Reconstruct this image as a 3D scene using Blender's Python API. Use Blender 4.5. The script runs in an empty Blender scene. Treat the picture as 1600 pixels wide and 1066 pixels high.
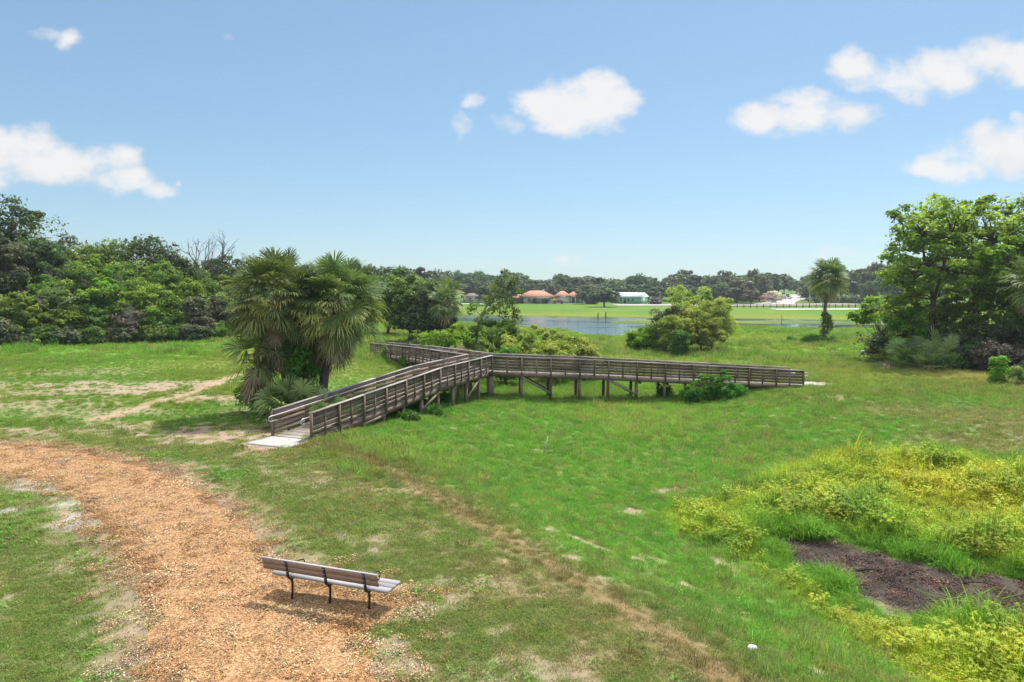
import bpy, math
import numpy as np
from mathutils import Vector

R = np.random.default_rng(11)
C = bpy.context.scene.collection

# ------------------------------------------------------------------ camera model (used to measure the place)
CAM_H, PITCH, F = 5.8, math.radians(4.45), 1066.7
SP, CP = math.sin(PITCH), math.cos(PITCH)


def ray(px, py):
    u, v = (px - 800) / F, (533 - py) / F
    return np.array([u, CP + v * SP, -SP + v * CP])


def at_z(px, py, z):
    d = ray(px, py)
    t = (z - CAM_H) / d[2]
    return np.array([d[0] * t, d[1] * t, z])


def at_y(px, py, y):
    d = ray(px, py)
    t = y / d[1]
    return np.array([d[0] * t, y, CAM_H + d[2] * t])


# ------------------------------------------------------------------ noise
_T = np.random.default_rng(5).random((256, 256))


def vnoise(x, y):
    xi, yi = np.floor(x).astype(np.int64), np.floor(y).astype(np.int64)
    fx, fy = x - xi, y - yi
    fx, fy = fx * fx * (3 - 2 * fx), fy * fy * (3 - 2 * fy)
    a, b = _T[xi & 255, yi & 255], _T[(xi + 1) & 255, yi & 255]
    c, d = _T[xi & 255, (yi + 1) & 255], _T[(xi + 1) & 255, (yi + 1) & 255]
    return (a * (1 - fx) + b * fx) * (1 - fy) + (c * (1 - fx) + d * fx) * fy


def fbm(x, y, s, oct=4, seed=0):
    v, a, t = 0, 1.0, 0
    for k in range(oct):
        v = v + a * vnoise(x / s * 2 ** k + 17.3 * seed + 5.1 * k, y / s * 2 ** k - 9.7 * seed + 3.3 * k)
        t += a
        a *= .5
    return v / t


def sstep(a, b, x):
    t = np.clip((x - a) / (b - a), 0, 1)
    return t * t * (3 - 2 * t)


def poly_sd(poly, x, y):
    """signed distance to a polygon, negative inside"""
    p = np.asarray(poly)[:, :2]
    d = np.full(x.shape, 1e18)
    ins = np.zeros(x.shape, bool)
    n = len(p)
    for i in range(n):
        a, b = p[i], p[(i + 1) % n]
        e = b - a
        wx, wy = x - a[0], y - a[1]
        t = np.clip((wx * e[0] + wy * e[1]) / (e @ e), 0, 1)
        d = np.minimum(d, (wx - e[0] * t) ** 2 + (wy - e[1] * t) ** 2)
        c = ((a[1] > y) != (b[1] > y)) & (x < (b[0] - a[0]) * (y - a[1]) / ((b[1] - a[1]) or 1e-9) + a[0])
        ins ^= c
    return np.where(ins, -1, 1) * np.sqrt(d)


def line_d(pts, x, y):
    p = np.asarray(pts)[:, :2]
    d = np.full(x.shape, 1e18)
    for a, b in zip(p[:-1], p[1:]):
        e = b - a
        wx, wy = x - a[0], y - a[1]
        t = np.clip((wx * e[0] + wy * e[1]) / (e @ e), 0, 1)
        d = np.minimum(d, (wx - e[0] * t) ** 2 + (wy - e[1] * t) ** 2)
    return np.sqrt(d)


# ------------------------------------------------------------------ terrain
WATER = -2.0
_cp = [(0, 700, 0), (0, 850, 0), (0, 1066, 0), (300, 1066, 0), (300, 800, 0), (500, 930, 0), (600, 1066, 0),
       (450, 684, .03), (300, 690, 0), (480, 760, 0), (650, 830, 0), (760, 900, 0), (900, 1066, 0), (880, 960, 0),
       (0, 640, -.05), (0, 560, -.1), (120, 600, -.25), (250, 600, -.3), (200, 530, -.1), (350, 524, -.2), (330, 580, -.35),
       (490, 690, 0), (640, 765, -.05), (800, 850, -.06), (950, 935, -.05), (1080, 1015, -.05), (1190, 1066, -.05),
       (620, 690, -.5), (740, 745, -.75), (880, 810, -.95), (1010, 880, -1.0), (1130, 950, -1.05), (1280, 1040, -1.05),
       (590, 668, -.3), (655, 652, -.58), (725, 636, -.98), (772, 623, -1.15), (841, 627, -1.36), (943, 631, -1.55),
       (1020, 630, -1.5), (1065, 628, -1.45), (1130, 618, -1.2), (1200, 610, -.85), (1262, 604, -.66), (1310, 604, -.6),
       (800, 690, -1.3), (900, 720, -1.5), (1050, 760, -1.6), (1200, 760, -1.65), (1350, 720, -1.5), (1500, 740, -1.45),
       (1250, 850, -1.75), (1400, 900, -1.8), (1600, 920, -1.8), (1600, 1066, -1.6), (1450, 1050, -1.6), (1700, 900, -1.75),
       (1450, 660, -1.0), (1600, 680, -1.0), (1400, 620, -.7), (1600, 610, -.6), (1500, 570, -.6), (1400, 560, -.8),
       (1300, 540, -1.0), (1290, 522, -1.2), (1200, 550, -1.2), (1100, 560, -1.4), (950, 570, -1.6), (850, 580, -1.5),
       (940, 545, -1.75), (800, 560, -1.4), (720, 560, -1.2), (620, 560, -.75), (575, 553, -.6), (540, 590, -.6), (560, 540, -.6),
       (600, 522, -.9), (660, 532, -1.0), (1100, 530, -1.4), (520, 625, -.45), (470, 640, -.2), (450, 560, -.5), (1600, 545, -.6)]
_cw = [at_z(*c)[:3] for c in _cp]
for x, y, z in [(-30, 8, 0), (-30, 25, 0), (-20, -5, 0), (0, -5, 0), (20, -5, -1), (30, 8, -1.7), (40, 25, -1.6), (-70, 60, 0), (-120, 90, 0),
                (90, 60, -.4), (140, 100, -.5), (-60, 120, -.3), (-60, 190, -.8), (-40, 230, -1), (0, 250, -1.0), (50, 250, -1.0), (100, 250, -1), (160, 240, -.8),
                (-60, 300, -.8), (0, 300, -.8), (60, 300, -.8), (100, 300, -.7), (150, 380, 1.6), (190, 320, .6), (200, 450, 3), (0, 400, 0), (-150, 350, 0), (300, 300, 1),
                (-400, 500, 0), (400, 600, 2), (0, 800, 0), (-1200, 1200, 0), (1200, 1200, 0), (0, 2500, 0), (-1500, 0, 0), (1500, 0, 0), (0, -400, 0), (250, 150, 0), (-250, 150, 0)]:
    _cw.append(np.array([x, y, z]))
_cw = np.array(_cw)
_c2 = 4.0 ** 2
_A = np.sqrt(((_cw[:, None, :2] - _cw[None, :, :2]) ** 2).sum(-1) + _c2)
_A = np.block([[_A + np.eye(len(_cw)) * -.15, np.ones((len(_cw), 1))], [np.ones((1, len(_cw))), np.zeros((1, 1))]])
_W = np.linalg.solve(_A, np.append(_cw[:, 2], 0))

LAKE = [at_z(a, b, WATER) for a, b in
        [(680, 505), (740, 507), (800, 509), (850, 514), (905, 519), (930, 526), (960, 525), (985, 521), (1030, 517), (1150, 512.5),
         (1200, 513), (1260, 514.5), (1330, 516), (1440, 517), (1460, 501), (1370, 500), (1160, 497), (1010, 496), (900, 494.5), (800, 493), (715, 491), (670, 492)]]

MAT = [at_z(a, b, WATER) for a, b in [(962, 503), (1000, 500.8), (1160, 500.8), (1300, 502), (1470, 503), (1470, 508.5), (1300, 507), (1160, 505.5), (1000, 506), (972, 505)]]


def H(x, y):
    x, y = np.atleast_1d(np.asarray(x, float)), np.atleast_1d(np.asarray(y, float))
    out = np.empty(x.shape)
    xf, yf, of = x.ravel(), y.ravel(), out.ravel()
    for i in range(0, len(xf), 20000):
        xs, ys = xf[i:i + 20000], yf[i:i + 20000]
        r = np.sqrt((xs[:, None] - _cw[None, :, 0]) ** 2 + (ys[:, None] - _cw[None, :, 1]) ** 2 + _c2)
        of[i:i + 20000] = r @ _W[:-1] + _W[-1]
    z = of.reshape(x.shape)
    z = z + (fbm(x, y, 3.1, 4, 1) - .5) * .10 + (fbm(x, y, .7, 2, 2) - .5) * .03
    far = sstep(60, 100, y) * (1 - sstep(600, 900, y))
    sd = poly_sd(LAKE, x, y)
    z = np.where((y > 85) & (y < 320), np.maximum(z, WATER + .06 + .1 * sstep(0, 30, sd)), z)
    k = sstep(-1.5, 16, sd)
    shore = WATER + .03 + (z - WATER) * k
    z = np.where(sd < 16, np.where(sd > 0, shore, WATER - .06 - np.minimum(.12 * np.abs(sd), 1.2)), z)
    m = sd < 2
    if m.any():
        ms = poly_sd(MAT, x[m], y[m]) + (fbm(x[m], y[m], 9., 3, 21) - .5) * 7
        z[m] = np.maximum(z[m], WATER + .07 - .16 * sstep(-.5, 1.5, ms))
    return z


def h1(x, y):
    return float(H(x, y)[0])


def on_ground(px, py, z0=-.8):
    z = z0
    for _ in range(12):
        p = at_z(px, py, z)
        z = .5 * z + .5 * h1(p[0], p[1])
    p[2] = h1(p[0], p[1])
    return p


def at_depth(px, y):
    """ground point under image column px at distance y"""
    x = (px - 800) / F * y / CP
    return np.array([x, y, h1(x, y)])


def z_of(py, y):
    """height of image row py at distance y"""
    d = ray(800, py)
    return CAM_H + d[2] * y / d[1]


# ------------------------------------------------------------------ mesh helpers
class MB:
    def __init__(self):
        self.v, self.f, self.t, self.n = [], [], [], 0

    def add(self, v, f, t=None):
        v = np.asarray(v, float).reshape(-1, 3)
        f = np.asarray(f, np.int64)
        self.v.append(v)
        self.f.append(f + self.n)
        self.t.append(np.broadcast_to(np.asarray(.5 if t is None else t, float), (len(f),)))
        self.n += len(v)
        return self

    def box(self, c, s, ax=None, t=None):
        """box of full size s about c; ax = three unit axes (rows)"""
        c, s = np.asarray(c, float), np.asarray(s, float) / 2
        ax = np.eye(3) if ax is None else np.asarray(ax, float)
        q = np.array([[i, j, k] for i in (-1, 1) for j in (-1, 1) for k in (-1, 1)], float) * s
        return self.add(c + q @ ax, [[0, 1, 3, 2], [4, 6, 7, 5], [0, 4, 5, 1], [2, 3, 7, 6], [0, 2, 6, 4], [1, 5, 7, 3]], t)

    def bar(self, a, b, w, h, up=(0, 0, 1), t=None):
        """board from a to b, width w across, height h along up"""
        a, b = np.asarray(a, float), np.asarray(b, float)
        d = b - a
        L = np.linalg.norm(d)
        d = d / L
        s = np.cross(d, up)
        s = s / np.linalg.norm(s)
        u = np.cross(s, d)
        return self.box((a + b) / 2, (L, w, h), [d, s, u], t)

    def tube(self, pts, rad, n=7, t=None, cap=True):
        pts = np.asarray(pts, float)
        rad = np.broadcast_to(np.asarray(rad, float), (len(pts),))
        tg = np.gradient(pts, axis=0)
        tg /= np.linalg.norm(tg, axis=1)[:, None] + 1e-9
        ref = np.array([0, 0, 1.]) if abs(tg[0][2]) < .9 else np.array([1., 0, 0])
        vs = []
        for p, r, g in zip(pts, rad, tg):
            s = np.cross(g, ref)
            s /= np.linalg.norm(s) + 1e-9
            u = np.cross(s, g)
            ref = np.cross(g, s) if False else ref
            a = np.arange(n) * 2 * math.pi / n
            vs.append(p + r * (np.cos(a)[:, None] * s + np.sin(a)[:, None] * u))
        m = len(pts)
        fs = [[i * n + j, i * n + (j + 1) % n, (i + 1) * n + (j + 1) % n, (i + 1) * n + j] for i in range(m - 1) for j in range(n)]
        vs = np.concatenate(vs)
        if cap:
            vs = np.vstack([vs, pts[-1], pts[0]])
            k = m * n
            fs += [[(m - 1) * n + j, (m - 1) * n + (j + 1) % n, k, k] for j in range(n)]
            fs += [[(j + 1) % n, j, k + 1, k + 1] for j in range(n)]
        return self.add(vs, fs, t)

    def build(self, name, mat, parent=None, off=None, smooth=False, mesh_only=False):
        v = np.concatenate(self.v)
        if off is not None:
            v = v - np.asarray(off, float)
        me = bpy.data.meshes.new(name)
        fl, ln, tl = [], [], []
        for f, t in zip(self.f, self.t):
            if f.shape[1] == 4:
                tri = f[:, 2] == f[:, 3]
                if tri.any():
                    fl += [f[~tri].ravel(), f[tri][:, :3].ravel()]
                    ln += [np.full((~tri).sum(), 4), np.full(tri.sum(), 3)]
                    tl += [t[~tri], t[tri]]
                    continue
            fl.append(f.ravel())
            ln.append(np.full(len(f), f.shape[1]))
            tl.append(t)
        fl, ln, tl = np.concatenate(fl), np.concatenate(ln), np.concatenate(tl)
        me.vertices.add(len(v))
        me.vertices.foreach_set('co', v.astype(np.float32).ravel())
        me.loops.add(len(fl))
        me.loops.foreach_set('vertex_index', fl.astype(np.int32))
        me.polygons.add(len(ln))
        me.polygons.foreach_set('loop_start', np.concatenate([[0], np.cumsum(ln)[:-1]]).astype(np.int32))
        me.update(calc_edges=True)
        a = me.attributes.new('tint', 'FLOAT', 'FACE')
        a.data.foreach_set('value', tl.astype(np.float32))
        if smooth:
            me.polygons.foreach_set('use_smooth', np.ones(len(ln), bool))
        me.validate()
        if mat is not None:
            me.materials.append(mat)
        if mesh_only:
            return me
        return put(name, me, parent)


def put(name, me, parent=None, loc=None, rz=0, scale=None):
    o = bpy.data.objects.new(name, me)
    C.objects.link(o)
    if parent is not None:
        o.parent = parent
    if loc is not None:
        o.location = [float(q) for q in loc]
    if rz:
        o.rotation_euler = (0, 0, rz)
    if scale is not None:
        o.scale = (scale,) * 3 if np.isscalar(scale) else scale
    return o


def tag(o, label, cat, group=None, kind=None):
    o['label'] = label
    if cat:
        o['category'] = cat
    if group:
        o['group'] = group
    if kind:
        o['kind'] = kind
    return o


def empty(name, loc, label, cat, group=None, rz=0):
    o = put(name, None, None, loc, rz)
    o.empty_display_size = .3
    return tag(o, label, cat, group)


def dup(o, loc, rz=0, scale=1, label=None, group=None):
    c = o.copy()
    C.objects.link(c)
    c.location = [float(q) for q in loc]
    c.rotation_euler = (0, 0, rz)
    c.scale = (scale,) * 3 if np.isscalar(scale) else scale
    if label:
        c['label'] = label
    if group:
        c['group'] = group
    for ch in list(o.children):
        d = ch.copy()
        C.objects.link(d)
        d.parent = c
        for g in list(ch.children):
            e = g.copy()
            C.objects.link(e)
            e.parent = d
    return c


# ------------------------------------------------------------------ materials
def new_mat(name):
    m = bpy.data.materials.new(name)
    m.use_nodes = True
    nt = m.node_tree
    nt.nodes.clear()
    return m, nt


def nd(nt, typ, **kw):
    n = nt.nodes.new(typ)
    for k, v in kw.items():
        if k == 'ins':
            for a, b in v.items():
                if hasattr(b, 'links') or isinstance(b, bpy.types.NodeSocket):
                    nt.links.new(b, n.inputs[a])
                else:
                    n.inputs[a].default_value = b
        else:
            setattr(n, k, v)
    return n


def math_(nt, op, a, b=None, c=None, clamp=False):
    n = nt.nodes.new('ShaderNodeMath')
    n.operation = op
    n.use_clamp = clamp
    for i, q in enumerate((a, b, c)):
        if q is None:
            continue
        if isinstance(q, bpy.types.NodeSocket):
            nt.links.new(q, n.inputs[i])
        else:
            n.inputs[i].default_value = q
    return n.outputs[0]


def ramp(nt, fac, stops):
    n = nt.nodes.new('ShaderNodeValToRGB')
    e = n.color_ramp.elements
    while len(e) < len(stops):
        e.new(.5)
    for q, (p, c) in zip(e, stops):
        q.position = p
        q.color = (*c, 1)
    nt.links.new(fac, n.inputs[0])
    return n.outputs[0]


def mulc(nt, a, b, fac=1.0, mode='MULTIPLY'):
    n = nt.nodes.new('ShaderNodeMix')
    n.data_type = 'RGBA'
    n.blend_type = mode
    n.inputs[0].default_value = fac if not isinstance(fac, bpy.types.NodeSocket) else 1
    if isinstance(fac, bpy.types.NodeSocket):
        nt.links.new(fac, n.inputs[0])
    for s, q in ((n.inputs[6], a), (n.inputs[7], b)):
        if isinstance(q, bpy.types.NodeSocket):
            nt.links.new(q, s)
        else:
            s.default_value = (*q, 1)
    return n.outputs[2]


def noise(nt, vec, scale, detail=4, rough=.55, dim='3D'):
    n = nd(nt, 'ShaderNodeTexNoise', noise_dimensions=dim, ins={'Scale': scale, 'Detail': detail, 'Roughness': rough})
    if vec is not None:
        nt.links.new(vec, n.inputs['Vector'])
    return n.outputs[0]


def attr(nt, name, typ='GEOMETRY'):
    return nd(nt, 'ShaderNodeAttribute', attribute_name=name, attribute_type=typ)


def finish(nt, sh):
    o = nt.nodes.new('ShaderNodeOutputMaterial')
    nt.links.new(sh, o.inputs[0])


def principled(nt, col, rough=.8, bump=None, bstr=.3, bdist=.02, spec=.3, **ins):
    p = nt.nodes.new('ShaderNodeBsdfPrincipled')
    if isinstance(col, bpy.types.NodeSocket):
        nt.links.new(col, p.inputs['Base Color'])
    else:
        p.inputs['Base Color'].default_value = (*col, 1)
    p.inputs['Roughness'].default_value = rough
    p.inputs['Specular IOR Level'].default_value = spec
    for k, v in ins.items():
        p.inputs[k].default_value = v
    if bump is not None:
        b = nd(nt, 'ShaderNodeBump', ins={'Strength': bstr, 'Distance': bdist, 'Height': bump})
        nt.links.new(b.outputs[0], p.inputs['Normal'])
    return p.outputs[0]


def leaf_mat(name, dark, mid, light, trans=.4, vary=.25):
    m, nt = new_mat(name)
    t = attr(nt, 'tint').outputs['Fac']
    oi = nt.nodes.new('ShaderNodeObjectInfo')
    g = dict(oak=1.65, green=1.65, vine=1.65, bright=1.25, willow=1.45, far=2.0, weed=1.35, sage=1.3, palm=1.85, palmetto=1.5).get(name.split('_')[0], 1.) if not name.startswith('distant') else 1.6
    dark, mid, light = [tuple(min(q * g, .8) for q in w_) for w_ in (dark, mid, light)]
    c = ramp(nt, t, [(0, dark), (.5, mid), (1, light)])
    hs = nd(nt, 'ShaderNodeHueSaturation', ins={'Color': c})
    nt.links.new(math_(nt, 'MULTIPLY_ADD', oi.outputs['Random'], vary * .12, .5 - vary * .06), hs.inputs['Hue'])
    nt.links.new(math_(nt, 'MULTIPLY_ADD', oi.outputs['Random'], vary, 1 - vary / 2), hs.inputs['Value'])
    c = hs.outputs[0]
    d = principled(nt, c, .55, spec=.25)
    tr = nd(nt, 'ShaderNodeBsdfTranslucent', ins={'Color': mulc(nt, c, (1.25, 1.2, .6))})
    mx = nd(nt, 'ShaderNodeMixShader', ins={0: trans, 1: d, 2: tr.outputs[0]})
    finish(nt, mx.outputs[0])
    return m


def inst_mat(name, trans=.35, rough=.6, lo=.55, hi=1.4, spec=.2):
    """colour comes from the scattered point, varied blade by blade"""
    m, nt = new_mat(name)
    t = attr(nt, 'tint').outputs['Fac']
    col = attr(nt, 'col', 'INSTANCER').outputs['Color']
    k = math_(nt, 'MULTIPLY_ADD', t, hi - lo, lo)
    cc = nt.nodes.new('ShaderNodeCombineColor')
    for i in range(3):
        nt.links.new(k, cc.inputs[i])
    c = mulc(nt, col, cc.outputs[0])
    d = principled(nt, c, rough, spec=spec)
    if trans:
        tr = nd(nt, 'ShaderNodeBsdfTranslucent', ins={'Color': mulc(nt, c, (1.15, 1.15, .7))})
        d = nd(nt, 'ShaderNodeMixShader', ins={0: trans, 1: d, 2: tr.outputs[0]}).outputs[0]
    finish(nt, d)
    return m


def plain(name, col, rough=.7, spec=.3, nscale=6., namt=.25, bstr=.15, metallic=0., tintamt=.3):
    """one colour broken up by two noises and by the tint of each piece"""
    m, nt = new_mat(name)
    tc = nt.nodes.new('ShaderNodeTexCoord').outputs['Object']
    n = noise(nt, tc, nscale, 6, .6)
    k = math_(nt, 'MULTIPLY_ADD', n, namt * 2, 1 - namt)
    t = attr(nt, 'tint').outputs['Fac']
    k = math_(nt, 'MULTIPLY', k, math_(nt, 'MULTIPLY_ADD', t, tintamt * 2, 1 - tintamt))
    cc = nt.nodes.new('ShaderNodeCombineColor')
    for i in range(3):
        nt.links.new(k, cc.inputs[i])
    finish(nt, principled(nt, mulc(nt, col, cc.outputs[0]), rough, n, bstr, .01, spec, Metallic=metallic))
    return m


def wood_mat(name, c0, c1, c2, grain=(1.5, 22, 22)):
    m, nt = new_mat(name)
    tc = nt.nodes.new('ShaderNodeTexCoord').outputs['Object']
    mp = nd(nt, 'ShaderNodeMapping', ins={'Vector': tc, 'Scale': grain})
    n = noise(nt, mp.outputs[0], 2.2, 6, .65)
    n2 = noise(nt, tc, 1.3, 4, .6)
    f = math_(nt, 'ADD', math_(nt, 'MULTIPLY', n, .7), math_(nt, 'MULTIPLY', n2, .5))
    f = math_(nt, 'ADD', f, math_(nt, 'MULTIPLY_ADD', attr(nt, 'tint').outputs['Fac'], .5, -.35))
    c = ramp(nt, f, [(.15, c0), (.5, c1), (.85, c2)])
    finish(nt, principled(nt, c, .85, n, .4, .006, .2))
    return m

# ------------------------------------------------------------------ zones measured on the ground
def gpoly(pts, z0=0.):
    return np.array([on_ground(a, b, z0) for a, b in pts])


PATH = gpoly([(-260, 692), (0, 694), (60, 697), (130, 706), (200, 721), (270, 742), (335, 782), (385, 822), (413, 852), (440, 900), (470, 940), (530, 968), (575, 985), (585, 1020), (590, 1066), (600, 1250),
              (215, 1250), (243, 1066), (237, 1000), (232, 950), (220, 900), (195, 858), (165, 822), (130, 785), (70, 752), (0, 741), (-260, 730)])
BENCHSPILL = gpoly([(430, 900), (500, 915), (600, 925), (655, 938), (630, 955), (590, 975), (540, 985), (450, 960)])
YELLOW = gpoly([(1040, 800), (1120, 790), (1190, 765), (1290, 722), (1400, 710), (1520, 722), (1620, 752), (1900, 790), (2100, 1200), (1520, 1200), (1440, 1066), (1330, 985), (1240, 925), (1200, 895), (1130, 860), (1060, 835)], -1.6)
MUD = gpoly([(1215, 842), (1300, 848), (1350, 864), (1420, 874), (1520, 897), (1620, 914), (1900, 945), (1900, 1000), (1620, 960), (1500, 962), (1400, 952), (1335, 936), (1300, 908), (1250, 886)], -1.7)
TRACK = gpoly([(470, 695), (540, 706), (610, 735), (690, 782), (780, 835), (870, 890), (960, 945), (1060, 1005), (1150, 1075)])
TRACK2 = gpoly([(150, 657), (215, 638), (270, 622), (320, 606), (370, 585)], -.2)
BARE = [(60, 612, 3.2, .8, .75), (130, 604, 3, .9, .9), (230, 610, 2.2, 1.0, 1), (245, 604, 2, .8, 1), (290, 600, 1.8, .7, .8), (40, 632, 3.5, .8, .7), (330, 622, 1.6, .6, .9), (375, 622, 1.5, .7, .8), (100, 580, 4, 1, .5), (5, 605, 2, .9, .7),
        (130, 645, 2.5, .6, .6), (310, 680, 1.2, .5, .9), (370, 676, 2.3, .8, 1.0), (95, 675, 3.0, .4, .8), (170, 668, 2.0, .4, .7), (270, 735, .55, .4, .9), (400, 640, 1, .5, .6), (390, 708, .5, .25, .8),
        (855, 825, .28, .12, .8), (905, 843, .35, .14, .9), (895, 872, .25, .1, .9), (945, 860, .3, .12, .9), (990, 872, .3, .1, .9), (1060, 765, .7, .3, .9), (990, 800, .32, .18, .9), (1040, 768, .5, .3, .8), (1072, 915, .22, .14, .9), (1145, 885, .45, .3, .8),
        (1140, 962, .5, .12, .8), (1290, 1055, .4, .15, .9), (1010, 870, .3, .15, .7), (1330, 1030, .4, .12, .6), (960, 890, .35, .1, .8), (935, 905, .3, .1, .7), (1030, 835, .3, .2, .6), (1170, 905, .6, .25, .7), (1210, 870, .4, .2, .6), (640, 770, 1.2, .3, .5),
        (1560, 655, 5, 1.6, .6), (1450, 640, 3.5, 1.0, .45), (1310, 622, 1.6, .5, .7), (1580, 690, 4, 1.2, .6), (1500, 590, 2, .6, .4), (770, 745, .5, .2, .5), (1155, 675, .5, .2, .8), (850, 705, .5, .15, .6), (1080, 575, 2, .4, .4), (660, 585, 2.5, .8, .5)]
BARE = [(*on_ground(a, b)[:2], rx * (1.35 if a < 420 else 1), ry * (1.35 if a < 420 else 1), s) for a, b, rx, ry, s in BARE]
PADS = [((-8.62, 25.6), (-9.0, 24.6)), ((19.3, 45.42), (20.3, 45.5)), ((-13.2, 67.5), (-13.6, 68.4))]
SAND = [(on_ground(a, b)[:2], r) for a, b, r in [(95, 760, .7), (60, 750, .6), (130, 800, .5), (120, 815, .55), (105, 790, .4), (40, 762, .5), (20, 800, .35)]]


def mix(a, b, k):
    return a + (np.asarray(b) - a) * np.clip(k, 0, 1)[..., None]


def zones(x, y):
    """soil colour, grass colour, grass density 0..1 and some masks, for world points"""
    sh = x.shape
    n1, n2, n3 = fbm(x, y, 6, 4, 3), fbm(x, y, 1.3, 4, 4), fbm(x, y, .42, 3, 5)
    n4 = fbm(x, y, 22, 3, 6)
    wob = (n2 - .5) * .9 + (n3 - .5) * .35
    d_path = np.minimum(poly_sd(PATH, x, y), poly_sd(BENCHSPILL, x, y))
    # which side of the bank: the bench lawn or the hollow
    dl = line_d(TRACK, x, y)
    t_, u_ = TRACK[0], TRACK[-1]
    side = (x - t_[0]) * (u_[1] - t_[1]) - (y - t_[1]) * (u_[0] - t_[0])
    hollow = sstep(-1.2, 1.2, -np.sign(side) * dl + wob) * sstep(-14, -9, x + (y - 22) * .1)
    lawn_near = np.array([.19, .265, .062])
    g = np.ones(sh + (3,)) * lawn_near
    g = mix(g, (.26, .265, .10), sstep(.45, .75, n2) * .55)
    g = mix(g, (.13, .27, .045), sstep(.5, .75, n1) * .6)
    # left meadow
    lm = sstep(-6, -12, x) * sstep(26, 31, y)
    lmc = mix(np.ones(sh + (3,)) * (.15, .31, .035), (.225, .33, .05), sstep(.4, .7, n1))
    lmc = mix(lmc, (.10, .22, .03), sstep(.55, .7, n2) * .5)
    g = mix(g, lmc, lm)
    # hollow
    hc = mix(np.ones(sh + (3,)) * (.17, .375, .055), (.26, .42, .075), sstep(.4, .7, n1))
    hc = mix(hc, (.11, .28, .04), sstep(.55, .75, n2) * .5)
    hc = mix(hc, (.33, .40, .09), sstep(.56, .72, n3) * .5)
    g = mix(g, hc, hollow * sstep(9, 12, y))
    # beyond the boardwalk and the right-hand field
    fm = sstep(40, 52, y + x * .15)
    fc = mix(np.ones(sh + (3,)) * (.19, .36, .045), (.27, .36, .065), sstep(.4, .65, n4))
    fc = mix(fc, (.12, .26, .035), sstep(.5, .7, n1) * .6)
    g = mix(g, fc, fm)
    rf = sstep(8, 16, x) * sstep(24, 32, y) * (1 - sstep(60, 80, y))
    g = mix(g, (.22, .27, .07), rf * sstep(.35, .65, n1) * .55)
    # far shore
    fs = sstep(150, 185, y)
    g = mix(g, mix(np.ones(sh + (3,)) * (.088, .185, .022), (.12, .20, .027), sstep(.4, .6, n4)), fs)
    sdl = poly_sd(LAKE, x, y)
    g = mix(g, (.19, .215, .018), (1 - sstep(2, 14, sdl + (n1 - .5) * 8)) * sstep(140, 160, y) * .75 * sstep(-2, 0, sdl))
    g = mix(g, (.24, .37, .045), (1 - sstep(6, 26, sdl)) * (1 - sstep(110, 140, y)) * .6)
    g = mix(g, mix(np.ones(sh + (3,)) * (.095, .155, .035), (.15, .19, .05), sstep(.4, .6, n1)), sstep(1.5, -.5, sdl) * sstep(110, 125, y))
    # yellow sedge
    d_y = poly_sd(YELLOW, x, y) + wob * 1.1
    d_m = poly_sd(MUD, x, y) + wob * 1.5
    yel = (1 - sstep(-.4, .5, d_y)) * sstep(.0, .45, d_m)
    yc = mix(np.ones(sh + (3,)) * (.35, .47, .04), (.49, .51, .05), sstep(.35, .65, n1))
    yc = mix(yc, (.15, .31, .04), np.maximum(sstep(.5, .72, n2) * .8, (1 - sstep(.3, 2.0, d_m)) * .9))
    yc = mix(yc, (.42, .36, .03), sstep(.5, .7, fbm(x, y, 2.4, 3, 9)) * (1 - sstep(12, 16, y)) * .6)
    g = mix(g, yc, yel)
    mud = (1 - sstep(-.15, .2, d_m))
    # soil
    s = mix(np.ones(sh + (3,)) * (.27, .21, .13), (.36, .28, .21), sstep(.35, .65, n3))
    dens = np.ones(sh)
    nearl = 1 - np.maximum(hollow, lm)
    # thin, patchy lawn round the bench and left of the path
    thin = sstep(.50, .66, n2 * .6 + n3 * .4) * nearl * (1 - sstep(20, 27, y))
    dens = dens * (1 - .62 * thin)
    s = mix(s, (.33, .27, .19), thin * .6)
    trk = np.exp(-(dl / .75) ** 2) * sstep(.22, .5, n2 * .5 + n3 * .5 + .12)
    trk = np.maximum(trk, np.exp(-((dl - 1.3) / .8) ** 2) * sstep(.45, .6, n3) * .6 * (1 - hollow))
    trk = np.maximum(trk, .7 * np.exp(-(dl / 2.0) ** 2) * sstep(.38, .6, n2))
    d2 = line_d(TRACK2, x, y)
    trk2 = np.exp(-(d2 / .65) ** 2)
    dens *= 1 - .9 * trk2
    s = mix(s, (.37, .26, .17), trk2)
    g = mix(g, (.235, .18, .085), trk * .8)
    dens *= 1 - .5 * trk
    s = mix(s, (.27, .175, .085), trk * .85)
    bare = np.zeros(sh)
    nf = (fbm(x, y, .11, 2, 15) - .5) * 2.2
    dryk = np.zeros(sh)
    for bx, by, rx, ry, st in BARE:
        if rx > 1.7 and bx > 4:
            dryk = np.maximum(dryk, st * sstep(1.6, 0, ((x - bx) / rx) ** 2 + ((y - by) / (ry * 2.2)) ** 2 + (n2 - .5) * 2.2 + (n3 - .5) * 1.5))
            continue
        q = ((x - bx) / rx) ** 2 + ((y - by) / (ry * 2.2)) ** 2
        bare = np.maximum(bare, st * sstep(1.6, .2, q + (n3 - .5) * 2.6 + (n2 - .5) * 1.6 + nf))
    dens *= 1 - .9 * bare
    g = mix(g, (.34, .27, .14), dryk)
    dens *= 1 - .25 * dryk
    s = mix(s, (.37, .265, .20), bare * .85)
    rim = sstep(1.4, .1, np.abs(d_path + wob * .8)) * sstep(.38, .6, n3 * .5 + n2 * .5)
    inner = (1 - sstep(.1, 1.5, d_path + wob)) * sstep(-1.5, -3.2, x + (y - 10) * .25)
    dens *= 1 - .85 * np.maximum(rim * .8, inner)
    s = mix(s, (.27, .20, .13), np.maximum(rim, inner) * .7)
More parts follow.
